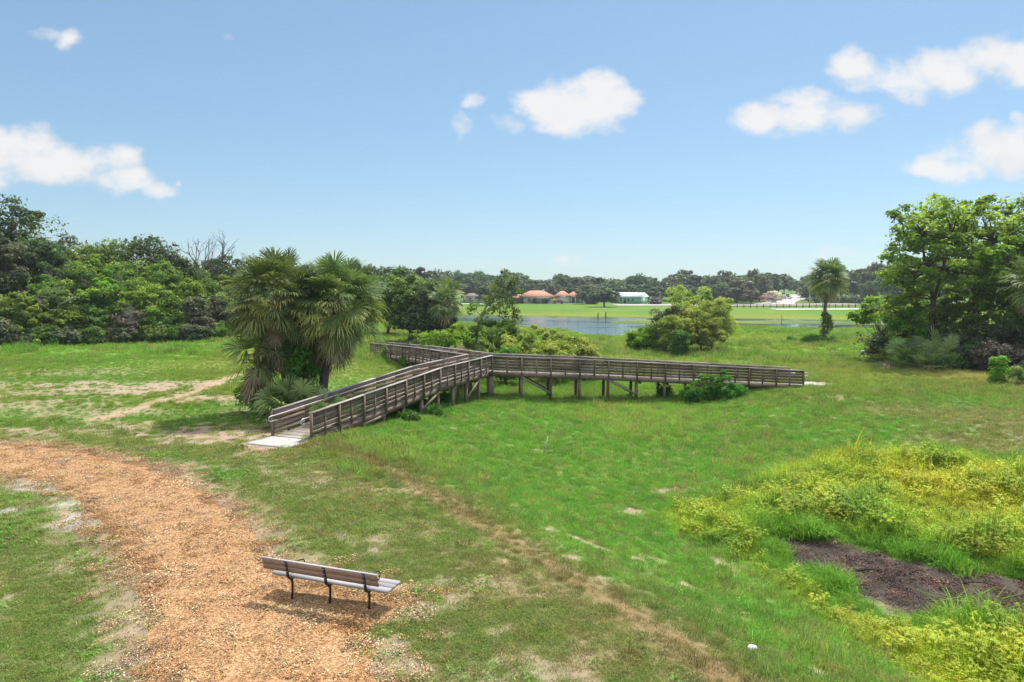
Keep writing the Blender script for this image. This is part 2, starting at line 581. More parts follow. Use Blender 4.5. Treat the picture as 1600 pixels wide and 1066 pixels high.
    for (ex, ey), (fx, fy) in PADS:
        dens = dens * sstep(.8 if ex > 10 else .72, 2.0 if ex > 10 else .92, line_d([(ex, ey), (fx, fy)], x, y))
    for (sx, sy), r in SAND:
        q = ((x - sx) ** 2 + ((y - sy) / 1.1) ** 2) / r ** 2
        k = sstep(1.5, .2, q + (n3 - .5) * 3.6 + (fbm(x, y, .12, 3, 14) - .5) * 2.5)
        s, dens = mix(s, (.36, .33, .30), k * .85), dens * (1 - .8 * k)
    s = mix(s, mix(np.ones(sh + (3,)) * (.042, .034, .031), (.085, .067, .06), sstep(.35, .65, n3)), mud)
    dens *= 1 - .97 * mud
    return dict(soil=s, grass=g, dens=np.clip(dens, 0, 1), d_path=d_path + wob * .35, yel=yel, mud=mud, hollow=hollow, lm=lm, n1=n1, n2=n2, n3=n3, sdl=sdl, fm=fm, d_y=d_y, d_m=d_m)


# ------------------------------------------------------------------ ground sheet
def axis(lo_step, flat, growth, end):
    out, s, p = [0.], lo_step, 0.
    while p < flat:
        p += s
        out.append(p)
    while p < end:
        s *= growth
        p += s
        out.append(p)
    return np.array(out)


def grid_mesh(name, xs, ys, zfun, cols, mat):
    X, Y = np.meshgrid(xs, ys)
    Z = zfun(X, Y)
    v = np.stack([X, Y, Z], -1).reshape(-1, 3)
    nx, ny = len(xs), len(ys)
    i = (np.arange(ny - 1)[:, None] * nx + np.arange(nx - 1)[None]).ravel()
    f = np.stack([i, i + 1, i + nx + 1, i + nx], 1)
    me = MB().add(v, f).build(name, mat, smooth=True, mesh_only=True)
    if cols is not None:
        c = cols(X.ravel(), Y.ravel())
        a = me.attributes.new('albedo', 'FLOAT_COLOR', 'POINT')
        a.data.foreach_set('color', np.concatenate([c, np.ones((len(c), 1))], 1).astype(np.float32).ravel())
    return me


def ground_cols(x, y):
    out = np.empty((len(x), 3))
    for i in range(0, len(x), 40000):
        z = zones(x[i:i + 40000], y[i:i + 40000])
        near = 1 - sstep(30, 110, y[i:i + 40000])
        # between the blades the soil and thatch show; far off one sees blades only
        thatch = mix(z['grass'] * .72, z['soil'] * .75, np.full(z['dens'].shape, .28))
        base = mix(z['grass'], thatch, near * .8)
        base = base * .8 * (1 + .25 * sstep(140, 160, y[i:i + 40000]))[:, None] * (1 - .1 * sstep(50, 90, y[i:i + 40000]) * (1 - sstep(140, 160, y[i:i + 40000])))[:, None]
        out[i:i + 40000] = mix(z['soil'], base, z['dens'])
    return out


gm, nt = new_mat('turf')
geo = nt.nodes.new('ShaderNodeNewGeometry').outputs['Position']
al = attr(nt, 'albedo').outputs['Color']
na, nb, nc = noise(nt, geo, 9, 6, .7), noise(nt, geo, 1.1, 5, .65), noise(nt, geo, 40, 3, .7)
k = math_(nt, 'ADD', math_(nt, 'MULTIPLY', na, .9), math_(nt, 'ADD', math_(nt, 'MULTIPLY', nb, .55), math_(nt, 'MULTIPLY', nc, .5)))
k = math_(nt, 'MULTIPLY_ADD', k, 1.15, -.12)
cc = nt.nodes.new('ShaderNodeCombineColor')
for i in range(3):
    nt.links.new(k, cc.inputs[i])
bh = math_(nt, 'ADD', na, math_(nt, 'MULTIPLY', nb, 2.))
finish(nt, principled(nt, mulc(nt, al, cc.outputs[0]), .95, bh, .6, .05, .1))

ax_ = axis(.13, 15, 1.036, 1500)
xs = np.concatenate([-ax_[:0:-1], ax_])
ay_ = axis(.125, 24, 1.012, 120)
ys = 5 + ay_
st = ay_[-1] - ay_[-2]
tail, p = [], ys[-1]
while p < 3000:
    st *= 1.03
    p += st
    tail.append(p)
ys = np.concatenate([[-200, -80, -30, -12, -4, 0, 2, 3.5, 4.4], ys, tail])
ground = put('ground', grid_mesh('ground', xs, ys, H, ground_cols, gm))
ground['kind'] = 'structure'

# ------------------------------------------------------------------ lake
wm, nt = new_mat('lake_water')
geo = nt.nodes.new('ShaderNodeNewGeometry').outputs['Position']
mp = nd(nt, 'ShaderNodeMapping', ins={'Vector': geo, 'Scale': (.5, 1.6, 1)})
w1 = noise(nt, mp.outputs[0], 1.4, 4, .6)
big = noise(nt, nd(nt, 'ShaderNodeMapping', ins={'Vector': geo, 'Scale': (.03, .12, 1)}).outputs[0], 1., 3, .6)
amp = ramp(nt, big, [(.42, (.02,) * 3), (.56, (1,) * 3)])
calm = nd(nt, 'ShaderNodeMapRange', ins={0: nd(nt, 'ShaderNodeSeparateXYZ', ins={0: geo}).outputs[0], 1: 22., 2: 40., 3: 1., 4: .12}).outputs[0]
hgt = math_(nt, 'MULTIPLY', math_(nt, 'MULTIPLY', w1, amp), calm)
finish(nt, principled(nt, (.03, .06, .105), .07, hgt, .35, .12, .5, IOR=1.33))
lk = np.array(LAKE)
cen = lk.mean(0)
edge = cen + (lk - cen) * np.array([1.03, 1.05, 1])
mb = MB()
mb.add(np.vstack([edge, cen]), [[i, (i + 1) % len(edge), len(edge), len(edge)] for i in range(len(edge))])
water = mb.build('water', wm)
water['kind'] = 'structure'

# ------------------------------------------------------------------ wood-chip path (its own slightly crowned sheet)
x0, x1, y0, y1 = -24, 0.5, 5.5, 30
px_ = np.arange(x0, x1, .1)
py_ = np.arange(y0, y1, .1)
X, Y = np.meshgrid(px_, py_)
zz = zones(X.ravel(), Y.ravel())
dp = zz['d_path'].reshape(X.shape)
Z = H(X, Y) + np.where(dp < 0, .015 + .05 * sstep(0, -.5, dp), -.05 * sstep(0, .25, dp)) + (fbm(X, Y, .35, 3, 12) - .5) * .04
keep = dp < .25
idx = -np.ones(X.shape, int)
cell = keep[:-1, :-1] & keep[1:, :-1] & keep[:-1, 1:] & keep[1:, 1:]
nx = X.shape[1]
ii = np.argwhere(cell)
fi = ii[:, 0] * nx + ii[:, 1]
f = np.stack([fi, fi + 1, fi + nx + 1, fi + nx], 1)
used, inv = np.unique(f.ravel(), return_inverse=True)
v = np.stack([X, Y, Z], -1).reshape(-1, 3)[used]
pm, nt = new_mat('wood_chip_bed')
geo = nt.nodes.new('ShaderNodeNewGeometry').outputs['Position']
vo = nd(nt, 'ShaderNodeTexVoronoi', ins={'Vector': geo, 'Scale': 34.})
cv = nd(nt, 'ShaderNodeSeparateColor', ins={'Color': vo.outputs['Color']})
n1_ = noise(nt, geo, 1.3, 5, .65)
f1 = math_(nt, 'ADD', math_(nt, 'MULTIPLY', cv.outputs[0], .6), math_(nt, 'MULTIPLY', n1_, .5))
pc = ramp(nt, f1, [(.1, (.11, .055, .025)), (.4, (.27, .135, .055)), (.65, (.39, .235, .115)), (.95, (.47, .34, .21))])
finish(nt, principled(nt, pc, .9, vo.outputs['Distance'], .6, .02, .15))
path = MB().add(v, inv.reshape(-1, 4)).build('path', pm, smooth=True)
path['kind'] = 'structure'


# ------------------------------------------------------------------ scattered cover
def scatter(name, src, pos, rot, scl, col, label):
    me = bpy.data.meshes.new(name)
    n = len(pos)
    me.vertices.add(n)
    me.vertices.foreach_set('co', pos.astype(np.float32).ravel())
    for an, ty, dat, key in (('rot', 'FLOAT_VECTOR', rot, 'vector'), ('scl', 'FLOAT_VECTOR', scl, 'vector'), ('col', 'FLOAT_COLOR', np.concatenate([col, np.ones((n, 1))], 1), 'color')):
        a = me.attributes.new(an, ty, 'POINT')
        a.data.foreach_set(key, dat.astype(np.float32).ravel())
    o = put(name, me)
    g = bpy.data.node_groups.new(name + '_scatter', 'GeometryNodeTree')
    g.interface.new_socket('Geometry', in_out='INPUT', socket_type='NodeSocketGeometry')
    g.interface.new_socket('Geometry', in_out='OUTPUT', socket_type='NodeSocketGeometry')
    gi, go = g.nodes.new('NodeGroupInput'), g.nodes.new('NodeGroupOutput')
    oi = g.nodes.new('GeometryNodeObjectInfo')
    oi.inputs['Object'].default_value = src
    oi.inputs['As Instance'].default_value = True
    ip = g.nodes.new('GeometryNodeInstanceOnPoints')
    r = g.nodes.new('GeometryNodeInputNamedAttribute')
    r.data_type = 'FLOAT_VECTOR'
    r.inputs['Name'].default_value = 'rot'
    s = g.nodes.new('GeometryNodeInputNamedAttribute')
    s.data_type = 'FLOAT_VECTOR'
    s.inputs['Name'].default_value = 'scl'
    g.links.new(gi.outputs[0], ip.inputs['Points'])
    g.links.new(oi.outputs['Geometry'], ip.inputs['Instance'])
    g.links.new(r.outputs[0], ip.inputs['Rotation'])
    g.links.new(s.outputs[0], ip.inputs['Scale'])
    g.links.new(ip.outputs[0], go.inputs[0])
    m = o.modifiers.new('scatter', 'NODES')
    m.node_group = g
    o['label'] = label
    o['category'] = name.replace('_', ' ')
    o['kind'] = 'stuff'
    return o


def src_obj(name, me):
    return bpy.data.objects.new(name, me)      # not linked: only copied by the scatter


def blades(rng, n, rad, hmin, hmax, w, lean, mb=None, bend=.5, z0=0.):
    mb = mb or MB()
    r = rad * np.sqrt(rng.random(n))
    a = rng.random(n) * 6.283
    h = hmin + (hmax - hmin) * rng.random(n)
    az = rng.random(n) * 6.283
    ln = lean * (.3 + rng.random(n))
    base = np.stack([r * np.cos(a), r * np.sin(a), np.full(n, z0)], 1)
    d = np.stack([np.cos(az), np.sin(az), 0 * az], 1)
    s = np.stack([-np.sin(az), np.cos(az), 0 * az], 1) * (w * (.6 + .8 * rng.random(n)))[:, None] / 2
    up = np.array([0, 0, 1.])
    p1 = base + up * (h * .55)[:, None] + d * (h * ln * .35)[:, None]
    p2 = base + up * (h * (1 - bend * ln * .5))[:, None] + d * (h * ln)[:, None]
    v = np.stack([base - s, base + s, p1 + s * .85, p1 - s * .85, p2], 1).reshape(-1, 3)
    k = np.arange(n)[:, None] * 5
    t = rng.random(n)
    mb.add(v, np.vstack([k + np.array([[0, 1, 2, 3]]), k + np.array([[3, 2, 4, 4]])]), np.concatenate([t, np.minimum(t + .15, 1)]))
    return mb


grass_m = inst_mat('grass_blades', .4)
sedge_m = inst_mat('sedge_blades', .42, lo=.6, hi=1.35)
weed_m = inst_mat('clover_leaves', .3)
chip_m = inst_mat('wood_chips', 0, .85, .35, 1.55, .2)


lawn_src = src_obj('lawn_tuft', blades(R, 64, .14, .018, .05, .008, 1.1).build('lawn_tuft', grass_m, mesh_only=True))
mead_src = src_obj('meadow_tuft', blades(R, 55, .2, .08, .22, .011, .8).build('meadow_tuft', grass_m, mesh_only=True))
sb = blades(R, 60, .24, .22, .56, .012, .8, bend=.9)
sedge_src = src_obj('sedge_tuft', sb.build('sedge_tuft', sedge_m, mesh_only=True))
# flowering top: star of narrow bracts round a small head, on a stem
fb = MB()
for _ in range(18):
    bx, by = R.normal(0, .16, 2)
    hz = R.uniform(.36, .6)
    fb.tube([[bx * .6, by * .6, 0], [bx, by, hz]], [.004, .003], 3, .3, cap=False)
    for k in range(7):
        a = k * .9 + R.random()
        L = R.uniform(.03, .075)
        d = np.array([math.cos(a), math.sin(a), .15])
        s = np.array([-math.sin(a), math.cos(a), 0]) * .009
        p = np.array([bx, by, hz])
        fb.add([p - s, p + s, p + d * L + s * .4 - [0, 0, L * .3], p + d * L - s * .4 - [0, 0, L * .3]], [[0, 1, 2, 3]], R.uniform(.6, 1))
    fb.add(np.array([bx, by, hz]) + np.array([[-.012, 0, 0], [0, -.012, .012], [.012, 0, 0], [0, .012, .03]]), [[0, 1, 2, 3]], 1)
flow_src = src_obj('sedge_flower', fb.build('sedge_flower', sedge_m, mesh_only=True))
wb = MB()
for _ in range(34):
    p = np.array([*R.normal(0, .09, 2), R.uniform(.015, .06)])
    a = R.random() * 6.283
    L, W = R.uniform(.025, .05), R.uniform(.015, .03)
    d = np.array([math.cos(a), math.sin(a), R.uniform(-.2, .5)]) * L
    s = np.array([-math.sin(a), math.cos(a), 0]) * W / 2
    wb.add([p, p + d * .5 + s, p + d, p + d * .5 - s], [[0, 1, 2, 3]], R.random())
weed_src = src_obj('clover', wb.build('clover', weed_m, mesh_only=True))
cb = MB()
for _ in range(62):
    a, b = R.random() * 6.283, R.normal(0, .3)
    d = np.array([math.cos(a) * math.cos(b), math.sin(a) * math.cos(b), math.sin(b)])
    p = np.array([*(R.uniform(-.16, .16, 2)), R.uniform(.0, .028)])
    L = R.uniform(.012, .042)
    cb.bar(p - d * L / 2, p + d * L / 2, R.uniform(.006, .014), .004, (0, R.normal(0, .4), 1), R.random())
chip_src = src_obj('chip_cluster', cb.build('chip_cluster', chip_m, mesh_only=True))


def sample(n, ylo, yhi, margin=3.):
    y = np.sqrt(R.random(n) * (yhi ** 2 - ylo ** 2) + ylo ** 2)
    x = (R.random(n) * 2 - 1) * (.86 * y + margin)
    return x, y


def place(n, ylo, yhi, keepf, cfun, sfun, tiltmax=.25):
    x, y = sample(n, ylo, yhi)
    z = zones(x, y)
    k = R.random(n) < keepf(z, x, y)
    x, y = x[k], y[k]
    z = {a: b[k] for a, b in z.items()}
    h = H(x, y)
    m = len(x)
    col = cfun(z, x, y) * (1 + R.normal(0, .16, (m, 1))) * (1 + R.normal(0, .06, (m, 3)))
    s = sfun(z, x, y) * np.exp(R.normal(0, .22, m))
    rot = np.stack([R.normal(0, tiltmax * .5, m), R.normal(0, tiltmax * .5, m), R.random(m) * 6.283], 1)
    sc = np.stack([s, s, s * np.exp(R.normal(0, .2, m))], 1) if np.ndim(s) else s
    return np.stack([x, y, h - .01], 1), rot, sc, np.clip(col, .01, .9)


def joinp(*ps):
    return [np.concatenate(q) for q in zip(*ps)]


offpath = lambda z: sstep(-.15, .15, z['d_path'])
dry = (.34, .28, .13)


def lawncol(z, x, y):
    c = z['grass']
    k = R.random(len(x))
    return np.where((k < .16)[:, None], mix(c, dry, np.full(len(x), .75)), c)


near_l = lambda z: (1 - np.maximum(z['hollow'], z['lm']) * .9) * (1 - z['yel']) * (1 - z['mud'])
short_ = joinp(place(52000, 6.5, 15, lambda z, x, y: z['dens'] ** 1.6 * offpath(z) * near_l(z), lawncol, lambda z, x, y: .75 + .4 * z['n2'], .3),
               place(52000, 15, 30, lambda z, x, y: z['dens'] ** 1.4 * offpath(z) * near_l(z), lawncol, lambda z, x, y: 1.2 + .5 * z['n2'], .3))
scatter('lawn_grass', lawn_src, *short_, 'short patchy mown grass around the bench and the wood chip path')
mead = lambda z: np.maximum(z['hollow'], np.maximum(z['lm'], z['fm'])) * (1 - z['yel'] * .8) * (1 - z['mud'])
md = joinp(place(42000, 9, 26, lambda z, x, y: z['dens'] ** 1.3 * offpath(z) * mead(z), lawncol, lambda z, x, y: (.42 + .55 * sstep(.35, .7, z['n1']) + .25 * z['n2']) * (1 - .4 * z['lm']), .4),
           place(80000, 26, 60, lambda z, x, y: z['dens'] ** 1.3 * mead(z) * offpath(z), lawncol, lambda z, x, y: (.8 + .55 * sstep(.35, .7, z['n1'])) * (1 - .42 * z['lm'] * (y < 58)), .4),
           place(36000, 60, 138, lambda z, x, y: z['dens'] * sstep(.5, 2, z['sdl']), lawncol, lambda z, x, y: 1.6 + 1.2 * sstep(.4, .7, z['n1']), .4))
scatter('meadow_grass', mead_src, *md, 'longer soft green grass of the hollow and the fields')
cl = place(15000, 6.5, 24, lambda z, x, y: sstep(.48, .62, z['n1'] * .5 + z['n2'] * .5) * z['dens'] * offpath(z) * (1 - z['hollow'] * .6), lambda z, x, y: z['grass'] * np.array([.75, 1.25, .6]), lambda z, x, y: 1.1 + 0 * x, .3)
scatter('clover', weed_src, *cl, 'low broad-leaved clover patches in the lawn')
yk = lambda z, x, y: z['yel'] * (.35 + .65 * sstep(.3, .5, z['n2']))
edge_t = lambda z: np.exp(-((z['d_m'] - .5) / .6) ** 2)
sd_ = joinp(place(34000, 8, 24, yk, lambda z, x, y: mix(z['grass'], (.17, .36, .04), edge_t(z) * .8), lambda z, x, y: (.4 + .38 * sstep(0, -1.5, z['d_y'])) * (.6 + .9 * sstep(.3, .7, z['n2'])), .35),
            place(10000, 24, 34, yk, lambda z, x, y: z['grass'], lambda z, x, y: .8 + .8 * sstep(.3, .7, z['n2']), .35))
scatter('sedge', sedge_src, *sd_, 'tall yellow green sedge around the muddy patch')
fl = place(24000, 8, 30, lambda z, x, y: z['yel'] * sstep(.5, 1.5, z['d_m']) * sstep(.32, .55, z['n1'] * .6 + z['n3'] * .4 + .05), lambda z, x, y: mix(z['grass'], (.46, .45, .05), R.random(len(x)) * .6), lambda z, x, y: (.45 + .25 * sstep(0, -1.5, z['d_y'])) * (.7 + .8 * sstep(.3, .7, z['n2'])), .3)
scatter('sedge_flowers', flow_src, *fl, 'yellow flowering sedge heads on the right')
ch = place(34000, 6, 30, lambda z, x, y: np.where(z['d_path'] < .05, 1, .55 * sstep(1.5, -.1, z['d_path']) ** 2) * (x < 1), lambda z, x, y: mix(np.ones((len(x), 3)) * (.46, .27, .12), (.575, .395, .225), sstep(.35, .6, z['n3'])) * (.78 + .5 * z['n2'])[:, None] * np.where(R.random((len(x), 1)) < .16, np.array([[.62, .72, .9]]), 1.0), lambda z, x, y: 1.0 + 0 * x, .3)
ch[0][:, 2] += .045
scatter('wood_chips', chip_src, *ch, 'loose orange wood chips covering the curved path')
ms = place(16000, 12, 30, lambda z, x, y: z['mud'] * .9, lambda z, x, y: mix(np.ones((len(x), 3)) * (.09, .065, .06), (.26, .13, .10), R.random(len(x)) ** 2), lambda z, x, y: 1.3 + 0 * x, .3)
scatter('leaf_litter', chip_src, *ms, 'dark rotting leaves and twigs lying on the mud')

# ------------------------------------------------------------------ boardwalk
wood = wood_mat('weathered_timber', (.10, .066, .05), (.20, .137, .105), (.32, .25, .215))
deckw = wood_mat('bleached_deck_boards', (.22, .185, .16), (.36, .31, .275), (.52, .46, .42))
capw = wood_mat('bleached_cap_rail', (.22, .195, .18), (.34, .305, .285), (.48, .44, .42))
pilew = wood_mat('pile_timber', (.10, .065, .045), (.19, .13, .095), (.30, .22, .17), (14, 14, 1.2))
steel = plain('brushed_steel', (.62, .62, .60), .35, .5, 9, .12, .05, .7)
conc = plain('concrete', (.40, .39, .365), .9, .2, 3, .16, .3)

J = np.array([-1.88, 43.47])
HW = .82
ARMS = {'A': (np.array([-8.51, 25.89]), [(0, .60), (7.6, .60), (18.8, .07)]),
        'R': (np.array([19.13, 45.40]), [(0, .58), (6.5, .29), (21.1, -.58)]),
        'L': (np.array([-13.08, 67.2]), [(0, .58), (12, .13), (26.3, -.58)])}
bw = empty('boardwalk', (J[0], J[1], h1(*J)), 'long raised timber boardwalk with plank railings, three ramps meeting over the grassy hollow', 'boardwalk')
OFF = np.array(bw.location)
ang = {k: math.atan2(*(e - J)[::-1]) % (2 * math.pi) for k, (e, _) in ARMS.items()}
Z3 = np.array([0, 0, 1.])


def half(a, b):
    t = (ang[b] - ang[a]) % (2 * math.pi)
    return HW / math.tan(t / 2)


order = {'R': ('L', 'A'), 'L': ('A', 'R'), 'A': ('R', 'L')}      # (counter-clockwise neighbour, clockwise neighbour)
for key, (E, prof) in ARMS.items():
    L = np.linalg.norm(E - J)
    d = np.array([*(E - J) / L, 0])
    nl = np.array([-d[1], d[0], 0])
    ps, pz = zip(*prof)

    def pt(s, o=0., z=0.):
        return np.array([J[0], J[1], 0]) + d * s + nl * o + Z3 * (np.interp(s, ps, pz) + z)

    ccw, cw = order[key]
    s_l, s_r = half(key, ccw), half(cw, key)
    # deck planks run across the arm
    mb = MB()
    s = -.1
    while s < L - .03:
        sl = (np.interp(s + .07, ps, pz) - np.interp(s, ps, pz)) / .07
        w0 = HW - .03
        if s < max(s_l, s_r):
            w0 = HW * .8 + .2 * s
        a, b = pt(s + .07, -w0, -.02), pt(s + .07, w0, -.02)
        mb.bar(a, b, .136, .04, (0, 0, 1), R.random())
        s += .142
    mb.build('deck', deckw, bw, OFF)
    for sgn, s0 in ((1, s_l), (-1, s_r)):
        n = nl * sgn
        # edge beam
        knots = sorted({s0, L, *[q for q in ps if s0 < q < L]})
        mb = MB()
        for a, b in zip(knots[:-1], knots[1:]):
            mb.bar(pt(a, sgn * (HW + .02), -.16), pt(b, sgn * (HW + .02), -.16), .045, .26, t=R.random())
            mb.bar(pt(a, sgn * HW * .33, -.17), pt(b, sgn * HW * .33, -.17), .05, .2, t=.2)
        mb.build('edge_beam', wood, bw, OFF)
        nb = int(round((L - s0 - .1) / 1.83))
        S = np.linspace(s0 + .05, L - .07, nb + 1)
        for i, s in enumerate(S):
            MB().bar(pt(s, sgn * (HW + .088), -.2), pt(s, sgn * (HW + .088), .955), .09, .09, d, R.random()).build('railing_post', wood, bw, OFF)
            if i < nb:
                m = (s + S[i + 1]) / 2
                MB().bar(pt(m, sgn * (HW + .066), -.06), pt(m, sgn * (HW + .066), .95), .085, .042, n, R.random()).build('baluster', wood, bw, OFF)
        for z in (.14, .325, .51, .695, .865):
            mb = MB()
            for a, b in zip(S[:-1], S[1:]):
                j = R.normal(0, .004)
                mb.bar(pt(a - .03, sgn * (HW + .02), z + j), pt(b - .034, sgn * (HW + .02), z + j),   .036, .14 if z < .8 else .145, t=R.random())
            mb.build('rail_board', wood, bw, OFF)
        mb = MB()
        for a, b in zip(S[:-1:2], list(S[2::2]) + ([S[-1]] if nb % 2 else [])):
            cuts = sorted({a, b, *[q for q in ps if a < q < b]})
            for q, r_ in zip(cuts[:-1], cuts[1:]):
                mb.bar(pt(q - .02, sgn * (HW + .06), .976), pt(r_ - .026, sgn * (HW + .06), .976), .15, .038, t=R.random())
        mb.build('cap_rail', capw, bw, OFF)
        # steel hand rail inside, with a returned loop past the end of the ramp
        o = sgn * (HW - .07)
        hs = list(np.linspace(L * .25 if key != 'A' else 7.0, L, 12))
        path_ = [pt(q, o, .80) for q in hs] + [pt(L, o, .80) + d * .22]
        path_ += [pt(L, o, .80) + d * (.22 + .11 * math.sin(q)) - Z3 * (.10 - .10 * math.cos(q)) for q in np.linspace(.4, math.pi, 7)]
        path_ += [pt(L - .15, o, .60), pt(L - .16, o + sgn * .05, .60)]
        MB().tube(path_, .019, 8).build('handrail', steel, bw, OFF, smooth=True)
        # piles and braces
        tops = []
        for i, s in enumerate(S):
            b = pt(s, sgn * (HW - .09), -.03)
            g = h1(b[0], b[1])
            if b[2] - g < .32:
                tops.append(None)
                continue
            w = .165 if i else .24
            MB().bar(np.array([b[0], b[1], g - .3]), b - Z3 * .02, w, w, d, R.random()).build('pile', pilew, bw, OFF)
            tops.append((b, g))
        for i in range(1, nb, 3):
            if i + 1 <= nb and tops[i] and tops[i + 1]:
                (a, ga), (b, gb) = tops[i], tops[i + 1]
                lo = gb + max(.12, .3 * (b[2] - gb))
                oo = n * .115
                MB().bar(a - Z3 * .26 + oo, np.array([b[0], b[1], lo]) + oo, .045, .13, t=.95).build('brace', wood, bw, OFF)
        # cross beams under the deck
    for s in np.arange(1., L - 5, 1.83):
        MB().bar(pt(s, -HW + .04, -.36), pt(s, HW - .04, -.36), .05, .16, t=.15).build('cross_beam', pilew, bw, OFF)

# concrete landing in front of each ramp
for key, ln, wd, lab in (('A', 1.45, .95, ''), ('R', 1.5, .85, ''), ('L', 1.2, .8, '')):
    E, prof = ARMS[key]
    L = np.linalg.norm(E - J)
    d = (E - J) / L
    nrm = np.array([-d[1], d[0]])
    mb = MB()
    us, vs = np.linspace(.01, ln, 9), np.linspace(-wd, wd, 9)
    g = []
    for u in us:
        for w in vs:
            p = E + d * u + nrm * w * (1 - .12 * (u > ln * .9))
            g.append([p[0], p[1], max(h1(*p) + .035, prof[-1][1] - .02 - (.045 if key == 'A' else .0) * u)])
    g = np.array(g)
    low = g - [0, 0, .2]
    n = 9
    top = [[i * n + j, (i + 1) * n + j, (i + 1) * n + j + 1, i * n + j + 1] for i in range(n - 1) for j in range(n - 1)]
    ring = [i for i in range(n)] + [i * n + n - 1 for i in range(1, n)] + [(n - 1) * n + i for i in range(n - 2, -1, -1)] + [i * n for i in range(n - 2, 0, -1)]
    sides = [[ring[i], ring[(i + 1) % len(ring)], ring[(i + 1) % len(ring)] + n * n, ring[i] + n * n] for i in range(len(ring))]
    mb.add(np.vstack([g, low]), top + sides)
    o = mb.build('concrete_path', conc)
    o['kind'] = 'structure'

# ------------------------------------------------------------------ bench
slat = wood_mat('bleached_slats', (.25, .235, .245), (.38, .365, .375), (.50, .485, .495), (1.2, 26, 26))
slatb = wood_mat('brown_back_board', (.20, .125, .095), (.33, .225, .175), (.46, .345, .285), (1.2, 20, 20))
iron = plain('black_iron', (.018, .018, .02), .45, .5, 30, .3, .2)
bolt = plain('bolt_heads', (.6, .6, .6), .35, .5, metallic=.8)
bl, br = at_z(424, 898, .44), at_z(605, 928.5, .44)
bd = (br - bl)[:2]
BL = np.linalg.norm(bd)
ux = np.array([*(bd / BL), 0])
uy = np.array([-ux[1], ux[0], 0])            # towards the front of the seat, away from the camera
bo = np.array([*(bl[:2]), 0]) + ux * BL / 2
bo[2] = min(h1(*(bo + ux * q)[:2]) for q in (-.9, 0, .9)) + .02
bench = empty('park_bench', bo, 'long slatted bench on black iron legs at the edge of the wood chip path', 'bench')
ax3 = np.array([ux, uy, Z3])


def bp(x, y, z):
    return bo + ux * x + uy * y + Z3 * z


for y in (.085, .245, .405):
    MB().box(bp(0, y, .44), (BL, .145, .04), ax3, R.random()).build('seat_slat', slat, bench, bo)
bt = np.array([0, -.24, 1.]) / math.hypot(1, .24)
bup = uy * bt[1] + Z3 * bt[2]
bnm = np.cross(ux, bup)
bx3 = np.array([ux, -bnm, bup])
xo = -.11
for q, tt in ((.125, .4), (.243, .6)):
    c = bp(xo, -.05, .50) + bup * q
    MB().box(c, (BL - .03, .036, .112), bx3, tt).build('back_board', slatb, bench, bo)
MB().box(bp(xo, -.05, .50) + bup * .303, (BL - .03, .037, .007), bx3, .8).build('back_edge', slat, bench, bo)
for x in (-.80, .02, .84):
    fr = MB()
    hz = h1(*bp(x, 0, 0)[:2]) - bo[2] - .03
    hf = h1(*bp(x, .38, 0)[:2]) - bo[2] - .03
    # back upright curls forward under the seat
    pts = [bp(x, -.075, .52) + bup * .27, bp(x, -.075, .52) + bup * .1, bp(x, -.065, .46), bp(x, -.01, .405), bp(x, .08, .39)]
    for a, b in zip(pts[:-1], pts[1:]):
        dd = (b - a) / np.linalg.norm(b - a)
        fr.bar(a - dd * .008, b + dd * .008, .05, .022, np.cross(dd, ux), .5)
    fr.bar(bp(x, .0, .40), bp(x, .46, .40), .045, .03, t=.5)
    fr.build('frame', iron, bench, bo)
    lg = MB()
    lg.tube([bp(x, .03, .39), bp(x, .055, .30), bp(x, .045, .14), bp(x, .02, hz)], [.03, .024, .02, .024], 8).box(bp(x, .03, hz + .03), (.06, .1, .02), ax3)
    lg.build('leg', iron, bench, bo)
    nb_ = MB()
    for q in (.24, .14, .06):
        nb_.box(bp(x, -.095, .52) + bup * q, (.016, .012, .016), bx3)
    nb_.build('bolt', bolt, bench, bo)
for x in (-.80, .84):
    a = MB()
    pts = [bp(x, .0, .60), bp(x, .1, .655), bp(x, .25, .66), bp(x, .38, .63), bp(x, .43, .57), bp(x, .40, .50), bp(x, .37, .45)]
    a.tube(pts, [.011, .013, .014, .014, .013, .011, .011], 7)
    a.build('armrest', iron, bench, bo)

# crumpled paper on the slope
lp = on_ground(1175, 1018, 0)
mb = MB()
gu, gv = np.meshgrid(np.linspace(0, 2 * math.pi, 13)[:-1], np.linspace(.12, math.pi - .12, 8))
rr = 1 + R.normal(0, .1, gu.shape)
v = np.stack([.085 * rr * np.sin(gv) * np.cos(gu), .055 * rr * np.sin(gv) * np.sin(gu), .05 + .05 * rr * np.cos(gv)], -1).reshape(-1, 3)
mb.add(v, [[i * 12 + j, i * 12 + (j + 1) % 12, (i + 1) * 12 + (j + 1) % 12, (i + 1) * 12 + j] for i in range(7) for j in range(12)])
lt = mb.build('litter', plain('white_paper', (.8, .8, .8), .6), None)
lt.location = [float(q) for q in lp + [0, 0, .02]]
tag(lt, 'small white crumpled scrap lying in the grass on the near slope', 'litter')

